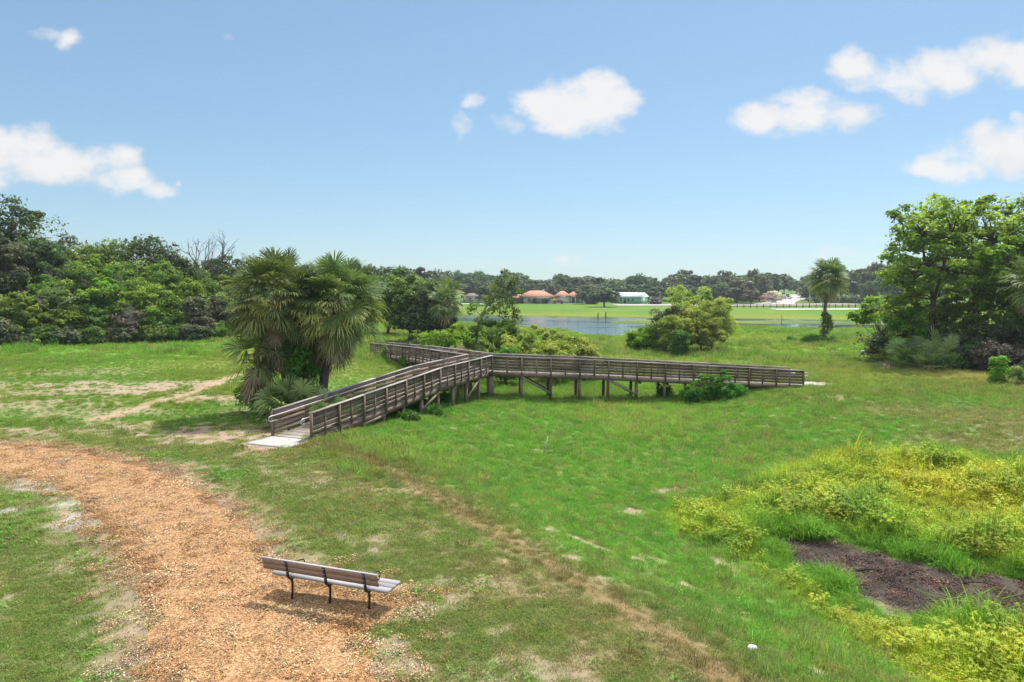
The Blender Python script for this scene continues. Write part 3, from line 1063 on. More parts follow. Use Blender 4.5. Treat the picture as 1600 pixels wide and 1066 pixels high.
# ------------------------------------------------------------------ leaves, crowns, palms
def leaves(rng, cen, rad, per, size, up=.5, asp=.55, mb=None, shell=.55, tvar=.18, low=.0, droop=0.):
    """leaf blades through a set of ellipsoid clumps"""
    mb = mb or MB()
    cen = np.asarray(cen, float).reshape(-1, 3)
    rad = np.broadcast_to(np.asarray(rad, float).reshape(-1, 1) if np.ndim(rad) == 1 else np.asarray(rad, float), cen.shape)
    per = int(per * 1.5)
    n = len(cen) * per
    c, r = np.repeat(cen, per, 0), np.repeat(rad, per, 0)
    tc = np.repeat(rng.normal(0, .2, len(cen)), per)
    d = rng.normal(size=(n, 3))
    d /= np.linalg.norm(d, axis=1)[:, None]
    flip = (d[:, 2] < 0) & (rng.random(n) < .45)
    d[flip, 2] *= -1
    p = c + d * r * (shell + (1 - shell) * rng.random((n, 1)) ** .7) * (1 + rng.normal(0, .13, (n, 1)))
    nr = d * .55 + rng.normal(0, .5, (n, 3)) + [0, 0, up]
    nr /= np.linalg.norm(nr, axis=1)[:, None]
    tx = np.cross(nr, rng.normal(size=(n, 3)))
    tx[:, 2] -= droop
    tx /= np.linalg.norm(tx, axis=1)[:, None] + 1e-9
    ty = np.cross(nr, tx)
    s = size * 1.08 * np.exp(rng.normal(0, .3, n))[:, None]
    fold = nr * s * .12
    v = np.stack([p - tx * s * .5, p + ty * s * asp * .5 + fold, p + tx * s * .5, p - ty * s * asp * .5 + fold], 1).reshape(-1, 3)
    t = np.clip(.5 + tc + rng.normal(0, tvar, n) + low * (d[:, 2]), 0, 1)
    mb.add(v, np.arange(n)[:, None] * 4 + np.arange(4)[None], t)
    return mb


def clump_centres(rng, c, r, n, lo=-.35, jit=.28):
    """clump centres over an uneven ellipsoid"""
    k = np.arange(n) + .5
    z = 1 - (1 - lo) * k / n
    a = k * 2.39996 + rng.random() * 6
    q = np.sqrt(np.maximum(1 - z * z, 0))
    p = np.stack([q * np.cos(a), q * np.sin(a), z], 1) * (.62 + .38 * rng.random((n, 1)))
    return np.asarray(c) + (p + rng.normal(0, jit * .5, (n, 3))) * np.asarray(r)


bark = plain('bark', (.17, .135, .105), .9, .1, 5, .35, .8)
barkd = plain('dark_bark', (.085, .07, .06), .9, .1, 5, .35, .8)
grey_bark = plain('grey_dead_bark', (.30, .27, .25), .9, .1, 6, .3, .5)
LM = dict(
    oak=leaf_mat('oak_leaves', (.022, .042, .016), (.045, .078, .026), (.085, .125, .04), .25),
    green=leaf_mat('green_leaves', (.03, .06, .014), (.075, .13, .024), (.17, .235, .045), .38),
    vine=leaf_mat('vine_leaves', (.025, .06, .012), (.075, .14, .018), (.19, .26, .035), .4),
    bright=leaf_mat('bright_leaves', (.06, .15, .012), (.13, .27, .02), (.23, .38, .03), .45),
    willow=leaf_mat('willow_leaves', (.085, .14, .025), (.19, .26, .045), (.33, .38, .09), .4),
    sage=leaf_mat('grey_green_leaves', (.06, .085, .04), (.12, .15, .075), (.2, .225, .12), .3),
    dry=leaf_mat('dry_twigs_and_leaves', (.07, .06, .045), (.15, .125, .09), (.26, .22, .17), .15),
    grove=leaf_mat('grove_leaves', (.08, .13, .028), (.20, .29, .05), (.40, .50, .09), .58),
    far=leaf_mat('distant_leaves', (.022, .05, .024), (.048, .09, .038), (.09, .14, .052), .25, .5),
    weed=leaf_mat('weed_leaves', (.025, .09, .012), (.055, .17, .02), (.11, .26, .03), .4),
    white=leaf_mat('white_blossom', (.2, .25, .15), (.55, .52, .48), (.8, .76, .74), .3),
    red=leaf_mat('red_leaves', (.13, .02, .03), (.25, .04, .05), (.36, .08, .08), .3),
    palm=leaf_mat('palm_fronds', (.035, .062, .028), (.085, .125, .045), (.27, .27, .085), .3),
    palmetto=leaf_mat('palmetto_fronds', (.035, .07, .024), (.10, .165, .055), (.26, .33, .13), .3),
    palmdry=leaf_mat('dead_palm_fronds', (.15, .11, .07), (.33, .25, .15), (.55, .43, .29), .2),
)


def frond(mb, rng, base, az, el, pet, Rb, nseg=34, droop=.35, t=.5, fold=.35, wseg=.058):
    """one costapalmate fan leaf"""
    f = np.array([math.cos(az) * math.cos(el), math.sin(az) * math.cos(el), math.sin(el)])
    s = np.array([-math.sin(az), math.cos(az), 0.])
    u = np.cross(f, s)
    u = u if u[2] > 0 or abs(u[2]) < 1e-3 else -u
    base = np.asarray(base, float)
    g = np.array([0, 0, -1.])
    hub = base + f * pet + g * .12 * pet * math.cos(el)
    mid = base + f * pet * .5
    w = .018
    mb.add([base - s * w, base + s * w, mid + s * w, mid - s * w, hub + s * w * .7, hub - s * w * .7], [[0, 1, 2, 3], [3, 2, 4, 5]], min(t + .25, 1))
    roll = rng.normal(0, .35)
    s2 = s * math.cos(roll) + u * math.sin(roll)
    u2 = np.cross(f, s2)
    u2 = u2 if (u2 @ u) > 0 else -u2
    a = np.linspace(-2.15, 2.15, nseg) + rng.normal(0, .03, nseg)
    Ls = Rb * (.62 + .38 * np.cos(a * .55)) * (1 + rng.normal(0, .06, nseg))
    ca, sa = np.cos(a)[:, None], np.sin(a)[:, None]
    dr = f * ca + s2 * sa
    lift = u2 * (fold * np.abs(np.sin(a * .5))[:, None] * .6 + .1 * rng.normal(0, .5, (nseg, 1)))
    dr = dr + lift
    dr /= np.linalg.norm(dr, axis=1)[:, None]
    start = hub + f * (np.maximum(np.cos(a), 0) * Rb * .28)[:, None] + g * (np.maximum(np.cos(a), 0) * Rb * .06)[:, None]
    sd = np.cross(dr, u2)
    sd /= np.linalg.norm(sd, axis=1)[:, None]
    L = Ls[:, None]
    p1 = start + dr * L * .48 + g * L * droop * .12
    p2 = start + dr * L * .80 + g * L * droop * (.42 + .2 * rng.random((nseg, 1)))
    p3 = start + dr * L * .96 + g * L * droop * (.85 + .4 * rng.random((nseg, 1)))
    w1, w2 = wseg * .5, wseg * .33
    v = np.stack([start - sd * .006, start + sd * .006, p1 + sd * w1, p1 - sd * w1, p2 + sd * w2, p2 - sd * w2, p3], 1).reshape(-1, 3)
    k = np.arange(nseg)[:, None] * 7
    tt = np.clip(t + rng.normal(0, .1, nseg), 0, 1)
    mb.add(v, np.vstack([k + np.array([[0, 1, 2, 3]]), k + np.array([[3, 2, 4, 5]]), k + np.array([[5, 4, 6, 6]])]), np.concatenate([tt, tt, np.clip(tt + .12, 0, 1)]))


def palm(rng, base, hgt, lean, label, name='cabbage_palm', group=None, nf=60, pet=1.0, Rb=.95, dead=16, rt=.17, boots=True, skirt_el=(-1.35, -.75), nseg=34, cat='palm tree', deadlow=0., ws=.058):
    o = empty(name, base, label, cat, group)
    top = np.array([lean[0], lean[1], hgt])
    mb = MB()
    ts = np.linspace(0, 1, 12)
    pts = np.stack([top[0] * ts ** 1.6, top[1] * ts ** 1.6, -.2 + (hgt + .2) * ts], 1)
    mb.tube(pts, rt * (1.15 - .25 * ts), 10)
    if boots:
        for q in np.arange(.35, .98, .035):
            p = np.array([np.interp(q, ts, pts[:, i]) for i in range(3)])
            for k in range(5):
                a = k * 1.2566 + q * 37 + rng.normal(0, .2)
                dd = np.array([math.cos(a), math.sin(a), .0])
                mb.bar(p + dd * rt * .75, p + dd * (rt * 1.15 + .12) + Z3 * rng.uniform(.16, .3), .07, .025, (0, 0, 1), rng.random())
    mb.build('trunk', bark, o)
    cr = MB()
    for i in range(nf):
        q = (i + .5) / nf
        el = math.asin(np.clip(.95 - 1.6 * q, -1, 1)) + rng.normal(0, .08)
        az = i * 2.39996 + rng.normal(0, .15)
        t = .22 + .25 * rng.random() + (.5 * rng.random() if q > .5 else 0)
        frond(cr, rng, top + Z3 * (.2 - .45 * q), az, el, pet * rng.uniform(.8, 1.15), Rb * rng.uniform(.85, 1.1), nseg, .2 + .22 * q, t, wseg=ws)
    cr.build('crown', LM['palm'], o)
    if dead:
        dm = MB()
        for i in range(dead):
            el = rng.uniform(*skirt_el)
            frond(dm, rng, top - Z3 * rng.uniform(.35, .7 + deadlow), i * 2.39996 + rng.normal(0, .3), el, pet * rng.uniform(.55, .95), Rb * rng.uniform(.6, .9), max(nseg - 12, 10), .45, rng.random() * .8 + .1, .8, wseg=ws)
        dm.build('dead_fronds', LM['palmdry'], o)
    return o


def palmetto(rng, base, n, pet, Rb, label, name='saw_palmetto', group=None, mat='palmetto', nseg=26, deadn=0, spread=.25, elr=(12, 82)):
    o = empty(name, base, label, 'palmetto', group)
    mb = MB()
    for i in range(n):
        el = math.radians(rng.uniform(*elr))
        frond(mb, rng, [rng.normal(0, spread), rng.normal(0, spread), rng.uniform(0, .3)], i * 2.39996 + rng.normal(0, .2), el, pet * rng.uniform(.7, 1.15), Rb * rng.uniform(.8, 1.15), nseg, rng.uniform(.1, .4), rng.uniform(.2, .95), .5, wseg=.085)
    mb.build('fronds', LM[mat], o)
    if deadn:
        mb = MB()
        for i in range(deadn):
            frond(mb, rng, [rng.normal(0, spread), rng.normal(0, spread), .1], i * 2.4, rng.uniform(-.1, .35), pet * rng.uniform(.5, .9), Rb * .8, nseg - 6, .6, rng.random(), .6)
        mb.build('dead_fronds', LM['palmdry'], o)
    return o


def limbs(mb, rng, root, fork, cens, r0, frac=.6):
    root, fork = np.asarray(root, float), np.asarray(fork, float)
    mb.tube([root + [0, 0, -.25], root + (fork - root) * .15 + rng.normal(0, r0 * .2, 3) * [1, 1, 0], root + (fork - root) * .6 + rng.normal(0, r0 * .5, 3) * [1, 1, 0], fork], [r0 * 1.5, r0 * 1.05, r0 * .9, r0 * .75], 9)
    sel = [c for c in cens if rng.random() < frac]
    for c in sel:
        mid = fork * .5 + c * .5 + [0, 0, -.06 * np.linalg.norm(c - fork)] + rng.normal(0, .12 * np.linalg.norm(c - fork), 3)
        mb.tube([fork - (fork - root) * rng.uniform(0, .25), mid, c], [r0 * .42, r0 * .24, r0 * .06], 5, cap=False)


def tree(rng, name, base, label, cat, group, crown_c, crown_r, ncl, clr, per, size, mat, trunk_r, fork_z=None, lo=-.35, barkm=None, frac=.6, asp=.6, up=.5, parts=('trunk', 'crown'), loc_tvar=.18, extra=None, low=.1):
    """a tree or shrub; crown centre and radii are relative to its base"""
    o = empty(name, base, label, cat, group)
    cen = clump_centres(rng, crown_c, crown_r, ncl, lo)
    if extra is not None:
        cen = np.vstack([cen, extra])
    if trunk_r:
        mb = MB()
        fz = fork_z if fork_z is not None else crown_c[2] - crown_r[2] * .5
        limbs(mb, rng, [0, 0, 0], [crown_c[0] * .5, crown_c[1] * .5, fz], cen, trunk_r, frac)
        mb.build(parts[0], barkm or barkd, o, smooth=True)
    rad = np.exp(rng.normal(-.05, .38, (len(cen), 1))) * clr * np.array([1, 1, .72])
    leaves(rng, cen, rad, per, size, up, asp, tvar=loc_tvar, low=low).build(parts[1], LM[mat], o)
    return o


def bare(rng, name, base, label, cat, hgt, mat, r0=.16, depth=5, spread=.55, trunk=.35, group=None, lean=(0, 0)):
    o = empty(name, base, label, cat, group)
    tr, br_ = MB(), MB()

    def grow(mb, p, d, L, r, k):
        q = p + d * L * .5 + rng.normal(0, L * .05, 3)
        e = p + d * L
        mb.tube([p, q, e], [r, r * .85, r * .62], 6 if k < 2 else 4, cap=False)
        if k >= depth:
            return
        for _ in range(3 if k < 3 else 2):
            n = d + rng.normal(0, spread, 3) + [0, 0, .12]
            grow(br_, e - d * L * rng.uniform(0, .35), n / np.linalg.norm(n), L * rng.uniform(.55, .8), r * .58, k + 1)
    d0 = np.array([*lean, 1.])
    grow(tr, np.array([0, 0, -.2]), d0 / np.linalg.norm(d0), hgt * trunk, r0, 0)
    top = max(v[:, 2].max() for v in br_.v)
    for m_ in (tr, br_):
        m_.v = [v * hgt / top for v in m_.v]
    tr.build('trunk', mat, o)
    br_.build('branches', mat, o)
    return o

# ------------------------------------------------------------------ plants round the boardwalk
def G(px, py, z=-.6):
    return on_ground(px, py, z)


def rg(k):
    return np.random.default_rng(k)


# the palm clump left of the ramp
def palm_top(px, py, y, base):
    p = at_y(px, py, y)
    return p - base


pb = at_depth(500, 32.6)
tp = palm_top(530, 468, 32.6, pb)
palm(rg(1), pb, tp[2], (tp[0], 0), 'cabbage palm with a bare boot-covered trunk, right-hand crown of the clump beside the ramp', nf=92, dead=40, pet=1.3, Rb=.95, rt=.2, deadlow=.7)
pb = at_depth(448, 32.2)
tp = palm_top(432, 462, 32.2, pb)
palm(rg(2), pb, tp[2], (tp[0], 0), 'tallest cabbage palm of the clump, with a broad full crown above a vine-wrapped trunk', nf=100, dead=44, pet=1.4, Rb=.95, rt=.19, deadlow=1.0)
pb = at_depth(408, 31.2)
tp = palm_top(400, 556, 31.2, pb)
palm(rg(3), pb, tp[2] + .1, (tp[0], 0), 'short leaning cabbage palm with a hanging skirt of dull fronds, left of the clump', nf=12, dead=16, pet=.55, Rb=.95, rt=.15, boots=False, skirt_el=(-1.4, -.5), deadlow=.3)
pb = at_depth(474, 33.6)
tp = palm_top(482, 486, 33.6, pb)
palm(rg(7), pb, tp[2], (tp[0], 0), 'lower cabbage palm filling the gap between the two tall crowns of the clump', nf=46, dead=34, pet=1.1, Rb=1.05, rt=.17, deadlow=.9)
v0 = at_depth(455, 31.0)
o = empty('climbing_vine', v0, 'green vine climbing the trunks in the middle of the palm clump', 'vine', None)
leaves(rg(4), [[-.1, .3, .8], [.1, .2, 1.5], [0, .3, 2.2], [.25, .5, 2.8], [-.3, .6, 3.0], [.6, .8, 1.9], [.5, .6, 1.0]], [.55, .5, .5, .55, .5, .45, .5], 260, .13, .3).build('foliage', LM['weed'], o)
mb = MB()
for k in range(6):
    a = R.normal(0, .3, 2)
    mb.tube([[a[0], .3 + a[1], -.1], [a[0] * .6, .5, 1.2], [a[1], .6, 2.6]], [.022, .018, .01], 5)
mb.build('stem', bark, o)
palmetto(rg(5), at_depth(447, 29.4), 26, 1.15, 1.0, 'blue-green palmetto leaning over the foot of the ramp in front of the palms')
palmetto(rg(6), at_depth(505, 29.3), 12, .75, .6, 'small palmetto against the ramp rail below the bare palm trunk')
for k, (px, y, s, lab) in enumerate([(392, 32.5, .7, 'low green shrub left of the skirted short palm'), (415, 30.5, .5, 'knee-high green weed clump at the left end of the palm clump'),
                                     (535, 33.2, .45, 'small leafy sprout right of the bare palm trunk')]):
    tree(rg(20 + k), 'shrub', at_depth(px, y), lab, 'shrub', None, (0, 0, .45 * s * 2), (.7 * s, .7 * s, .5 * s * 2), 9, .35 * s * 2, 110, .11, 'weed', .02, .1, parts=('stem', 'foliage'))

# weeds and bushes under and beside the boardwalk
wl = [
      (1103, 627, 1.1, 1.75, 'weed', 'tall bright green weeds rising in front of the right-hand ramp rail'), (1128, 625, 1.0, 1.65, 'weed', 'tall weeds just right of the highest clump at the right-hand ramp'),
      (1080, 629, .9, .9, 'weed', 'lower weeds left of the tall clump at the right-hand ramp'), (1150, 620, .9, .8, 'weed', 'low bushy weeds where the right-hand ramp nears the ground'),
      (1037, 622, .45, .7, 'weed', 'single weed plant standing behind the piles of the right-hand ramp'),
      (612, 562, 1.6, 1.0, 'weed', 'tall grassy weeds beside the far left ramp end'), (640, 576, 1.3, .9, 'weed', 'dark weeds under the far left ramp')]
for k, (px, py, w, h, mt, lab) in enumerate(wl):
    p = G(px, py, -1)
    tree(rg(40 + k), 'weed_clump', p, lab, 'weeds', None, (0, 0, h * .5), (w * .55, w * .55, h * .5), 12, .24 + .1 * w, 120, .15, mt, .015, .1, lo=-.8, asp=.28, up=.15, parts=('stem', 'foliage'))

dA = (ARMS['A'][0] - J) / np.linalg.norm(ARMS['A'][0] - J)
for k, (s, off, w, h, lab) in enumerate([(14.2, .1, 1.1, .55, 'dark leafy bush filling the space under the low end of the near ramp'), (12.6, .2, 1.2, .7, 'green weeds under the near ramp behind its lowest piles'), (10.4, .3, 1.2, .75, 'bushy weeds in the shade under the middle of the near ramp'),
                                         (8.0, .5, 1.0, .6, 'rounded weed clump behind the light brace of the near ramp'), (5.2, .3, 1.0, .6, 'low weeds between the piles of the upper near ramp'), (11.6, -1.15, .6, .35, 'small weed clump just outside the near ramp'), (9.2, -1.2, .7, .4, 'knee-high weeds at the foot of the near ramp piles')]):
    q = J + dA * s + np.array([dA[1], -dA[0]]) * off
    tree(rg(520 + k), 'weed_clump', (q[0], q[1], h1(*q)), lab, 'weeds', None, (0, 0, h * .5), (w * .55, w * .55, h * .5), 14, .2 + .1 * w, 90, .13, 'weed', .015, .1, lo=-.8, asp=.25, up=.15, parts=('stem', 'foliage'))

# low thicket beyond the bend
for k, (px, y, top, w, mt, lab) in enumerate([
        (846, 56, 508, 4.0, 'willow', 'highest mound of the yellow-green willow thicket behind the bend of the boardwalk'),
        (888, 54, 522, 3.6, 'willow', 'right-hand rounded mound of the willow thicket behind the boardwalk'),
        (815, 55, 524, 3.2, 'willow', 'left mound of the willow thicket, beside the palmettos'),
        (918, 53, 536, 2.2, 'willow', 'low sloping right edge of the willow thicket'),
        (862, 51, 538, 3.0, 'willow', 'low front of the willow thicket just above the rail'),
        (690, 58, 514, 3.4, 'bright', 'light green bush behind the far left ramp, left of the palmettos'),
        (662, 62, 522, 2.4, 'green', 'small green bush behind the far left ramp rail'),
        (712, 60, 505, 2.8, 'bright', 'light green bush rising behind the orange dead palm leaf'),
        (790, 49, 545, 2.4, 'weed', 'bluish green low bush right of the yellow palmettos'),
        (764, 60, 490, 3.4, 'green', 'dense dark bush behind the palmettos at the bend'),
        (800, 62, 500, 2.6, 'green', 'dark bush behind the willow thicket, left of the water')]):
    p = at_depth(px, y)
    h = z_of(top, y) - p[2]
    tree(rg(60 + k), 'bush', p, lab, 'bush', 'bushes behind the bend of the boardwalk', (0, 0, h * .5), (w * .5, w * .45, h * .48), 46, .42, 95, .19, mt, .05, h * .2, lo=-.7, asp=.34, up=.35, parts=('stem', 'foliage'), low=.2)
palmetto(rg(80), at_depth(748, 54), 34, 1.3, .9, 'large palmetto with yellow lower leaves behind the bend of the boardwalk', deadn=8, spread=.5)
palmetto(rg(81), at_depth(728, 53), 14, .8, .7, 'yellowing palmetto just above the far left rail', mat='willow', spread=.4)
palmetto(rg(82), at_depth(772, 52), 12, .8, .7, 'palmetto with yellow drooping leaves beside the bluish low bush', mat='willow', deadn=4, spread=.4)
palmetto(rg(83), at_depth(717, 55), 5, 1.9, .6, 'single orange-brown dead palm leaf standing above the palmettos', name='dead_palmetto', mat='palmdry', elr=(70, 88), spread=.08)

# trees of the middle distance
tree(rg(90), 'broadleaf_tree', at_depth(640, 82), 'broad mid green tree behind the far left ramp, right of the palm clump', 'tree', None, (0, 0, 4.6), (3.9, 3.4, 3.6), 90, .85, 130, .3, 'green', .22, 2.0, lo=-.75)
tree(rg(91), 'broadleaf_tree', at_depth(674, 78), 'dark leafy tree with a low crown behind the light green bush', 'tree', None, (0, 0, 3.4), (2.6, 2.4, 3.2), 60, .7, 130, .28, 'oak', .16, 1.2, lo=-.8)
tree(rg(92), 'broadleaf_tree', at_depth(606, 98), 'tree between the palm clump and the broad mid green tree', 'tree', None, (0, 0, 4.4), (4.2, 3.4, 3.6), 70, .95, 120, .33, 'green', .2, 2, lo=-.7)
p = at_depth(694, 76)
palm(rg(93), p, z_of(470, 76) - p[2], (.2, 0), 'yellow-green cabbage palm half hidden among the trees behind the far left ramp', nf=34, dead=8, nseg=24, Rb=1.1, pet=1.1, ws=.12)
p = at_depth(700, 92)
palm(rg(94), p, z_of(455, 92) - p[2], (0, 0), 'greener cabbage palm left of the gap in the trees above the lake', nf=32, dead=6, nseg=22, Rb=1.15, pet=1.2, boots=False, ws=.12)
p = at_depth(668, 95)
palm(rg(95), p, z_of(462, 95) - p[2], (0, 0), 'tall cabbage palm behind the dark leafy tree', nf=32, dead=6, nseg=22, Rb=1.15, pet=1.2, boots=False, ws=.12)
# the leaning tree with a thin bare trunk
b = at_depth(738, 61)
o = empty('leaning_tree', b, 'thin pale-trunked tree leaning right over the palmettos, with sparse tufts of leaves', 'tree')
P_ = lambda px, py, dy=0: at_y(px, py, 61 + dy) - b
tr = MB()
tr.tube([[0, 0, -.2], P_(748, 505), P_(760, 478), P_(772, 460), P_(790, 438)], [.13, .11, .09, .07, .04], 7)
tr.tube([P_(762, 474), P_(782, 468, .3), P_(800, 474, .5), P_(806, 492, .6)], [.06, .045, .03, .015], 5)
tr.tube([P_(752, 494), P_(744, 486), P_(738, 478)], [.04, .03, .015], 5)
tr.tube([P_(776, 456), P_(798, 452, .4), P_(812, 446, .4)], [.04, .03, .015], 5)
tr.build('trunk', grey_bark, o, smooth=True)
cc_ = [P_(a, b_, q) for a, b_, q in [(788, 428, 0), (795, 436, .4), (782, 440, -.4), (800, 447, .2), (806, 440, .6), (776, 448, -.2), (790, 455, .4), (770, 455, .3), (800, 476, .4), (806, 488, .6), (796, 484, .5), (810, 500, .6), (782, 466, .3), (740, 478, 0), (736, 486, .2), (760, 468, .3), (812, 458, .3), (802, 496, .5), (765, 470, -.4), (776, 482, .3), (786, 492, .2), (758, 492, -.3), (796, 468, 0), (768, 486, .5), (782, 478, -.5)]]
leaves(rg(96), cc_, np.full(len(cc_), .46), 52, .2, .4).build('crown', LM['green'], o)

# bushes on the lake shore
for k, (px, y, top, w, mt, lab) in enumerate([
        (1078, 80, 449, 5.6, 'willow', 'tallest rounded willow on the near lake shore'),
        (1112, 79, 470, 5.4, 'willow', 'rounded yellow-green willow on the right of the lake shore group'),
        (1048, 79, 482, 4.4, 'sage', 'greyish willow on the left of the lake shore group'),
        (1095, 76, 488, 4.4, 'willow', 'lower front willow of the lake shore group'),
        (1055, 76, 497, 3.6, 'willow', 'pale bushy willow in front of the grey one on the shore'),
        (1022, 80, 512, 4.2, 'bright', 'low bright green shrub sprawling left of the lake shore willows'),
        (1000, 82, 519, 3.0, 'bright', 'lowest leafy edge of the lake shore group beside the water'),
        (1062, 72, 519, 1.2, 'weed', 'small fresh green tuft at the foot of the lake shore willows')]):
    p = at_depth(px, y)
    h = z_of(top, y) - p[2]
    tree(rg(110 + k), 'willow_bush' if k < 5 else 'shrub', p, lab, 'bush', 'shrubs on the near lake shore', (0, 0, h * .48), (w * .5, w * .45, h * .46), 60, .3 + .05 * w, 105, .24, mt, .1, h * .22, lo=-.75, asp=.34, up=.3, parts=('stem', 'foliage'), low=.2,
         extra=np.stack([rg(600 + k).uniform(-.42, .42, 9) * w, rg(610 + k).uniform(-.3, .3, 9) * w, h * rg(620 + k).uniform(.82, 1.0, 9)], 1))

# the lone palm on the right
p = at_depth(1286, 88)
tp = palm_top(1294, 432, 88, p)
palm(rg(130), p, tp[2], (tp[0], 0), 'lone cabbage palm standing on the field by the lake, right of the boardwalk', nf=60, dead=30, pet=1.15, Rb=1.4, rt=.18, nseg=24, deadlow=.3, ws=.12)
o = empty('climbing_vine', p, 'dark vine wrapped round the lower trunk of the lone palm', 'vine')
leaves(rg(131), [[.1, 0, 1.0], [.2, -.1, 1.8], [.35, -.1, 2.6], [.6, 0, 2.2], [.5, 0, 3.1], [0, 0, .4], [.15, .1, 3.4], [.8, 0, 1.8]], [.6, .7, .75, .7, .5, .5, .4, .6], 150, .22, .3).build('foliage', LM['green'], o)
tree(rg(132), 'grass_clump', at_depth(1272, 86), 'dark clump of long grass at the foot of the lone palm', 'grass clump', None, (0, 0, .35), (1.9, .8, .45), 22, .45, 110, .26, 'weed', 0, lo=-.3, asp=.12, up=0, parts=('stem', 'blades'))
tree(rg(133), 'weed_clump', at_depth(1236, 90), 'tiny green weed on the open field left of the lone palm', 'weeds', None, (0, 0, .2), (.5, .4, .25), 8, .25, 60, .18, 'weed', 0, parts=('stem', 'foliage'))

# ------------------------------------------------------------------ right-hand grove
def big_tree(seed, name, px, y, label, mat, cx, cz, r, ncl, clr, per, size, tr, forks, barkm=barkd):
    b = at_depth(px, y)
    o = empty(name, b, label, 'tree')
    rng = rg(seed)
    cen = clump_centres(rng, (cx, 0, cz), r, ncl, -.6, .34)
    mb = MB()
    tips = []
    for pts, rad in forks:
        mb.tube([np.asarray(q, float) for q in pts], rad, 9)
        tips.append(np.asarray(pts[-1], float))
        tips.append(np.asarray(pts[-2], float))
    for c in cen:
        if rng.random() < .6:
            t = min(tips, key=lambda q: np.linalg.norm(q - c))
            mid = (t + c) / 2 + rng.normal(0, .25, 3)
            mb.tube([t, mid, c], [.09, .05, .018], 5, cap=False)
    mb.build('trunk', barkm, o, smooth=True)
    rad = np.abs(rng.normal(1, .28, (len(cen), 1))) * clr * np.array([1, 1, .62])
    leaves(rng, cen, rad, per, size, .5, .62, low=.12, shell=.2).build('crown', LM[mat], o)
    return o


big_tree(140, 'broadleaf_tree', 1516, 59, 'tall open-crowned tree with a dark forked trunk in the grove on the right', 'grove', 1.0, 10.0, (5.2, 3.8, 4.4), 140, .72, 54, .25, .3,
         [([(0, 0, -.3), (.15, 0, 2.5), (.5, 0, 5.2)], [.42, .34, .28]), ([(.5, 0, 5.2), (1.3, .2, 7.8), (1.7, .3, 10.5)], [.26, .2, .1]), ([(.5, 0, 5.2), (-.5, -.2, 7.2), (-1.4, -.3, 9.4)], [.2, .14, .08]), ([(.9, .1, 6.6), (2.6, .3, 8.2), (3.6, .3, 9.4)], [.14, .1, .06])])
big_tree(141, 'broadleaf_tree', 1452, 57, 'leafy tree with a high uneven crown on the left side of the right-hand grove', 'grove', -.4, 8.6, (3.7, 3.2, 5.2), 130, .7, 56, .25, .25,
         [([(0, 0, -.3), (.1, 0, 2.5), (.2, 0, 5.5)], [.34, .27, .2]), ([(.2, 0, 5.5), (-.6, 0, 8), (-1.0, .1, 11)], [.18, .12, .06]), ([(.2, 0, 5.5), (1.0, .2, 8), (1.5, .3, 10.5)], [.15, .1, .05])])
big_tree(142, 'broadleaf_tree', 1588, 55, 'bright leafy tree with a thick dark trunk at the right edge of the grove', 'bright', .1, 6.6, (3.2, 2.6, 4.6), 90, .8, 100, .25, .3,
         [([(0, 0, -.3), (.1, 0, 2), (.2, 0, 4.5)], [.5, .42, .3]), ([(.2, 0, 4.5), (-.8, 0, 6.5), (-1.2, .1, 8.5)], [.16, .12, .06]), ([(.2, 0, 4.5), (1.0, .2, 7), (1.2, .3, 9)], [.15, .1, .05])])
big_tree(143, 'broadleaf_tree', 1680, 62, 'tall tree whose crown enters the picture at the far right edge', 'grove', 0, 10.0, (4.2, 3.6, 4.4), 60, .9, 80, .28, .3,
         [([(0, 0, -.3), (.1, 0, 3), (.2, 0, 6)], [.45, .36, .26]), ([(.2, 0, 6), (-1.2, 0, 8), (-2, .1, 10.5)], [.18, .12, .06])])
b = at_depth(1378, 63)
tree(rg(144), 'small_tree', b, 'small vivid yellow-green tree leaning out left of the grove', 'tree', None, (-.3, 0, 4.2), (2.1, 1.6, 1.5), 34, .6, 120, .22, 'bright', .08, 2.2, lo=-.6, frac=.8)
bare(rg(145), 'bare_tree', at_depth(1402, 60), 'grey leafless branches between the small vivid tree and the leafy grove', 'dead tree', 7.2, grey_bark, .09, 5, .5, .3, lean=(-.1, 0))
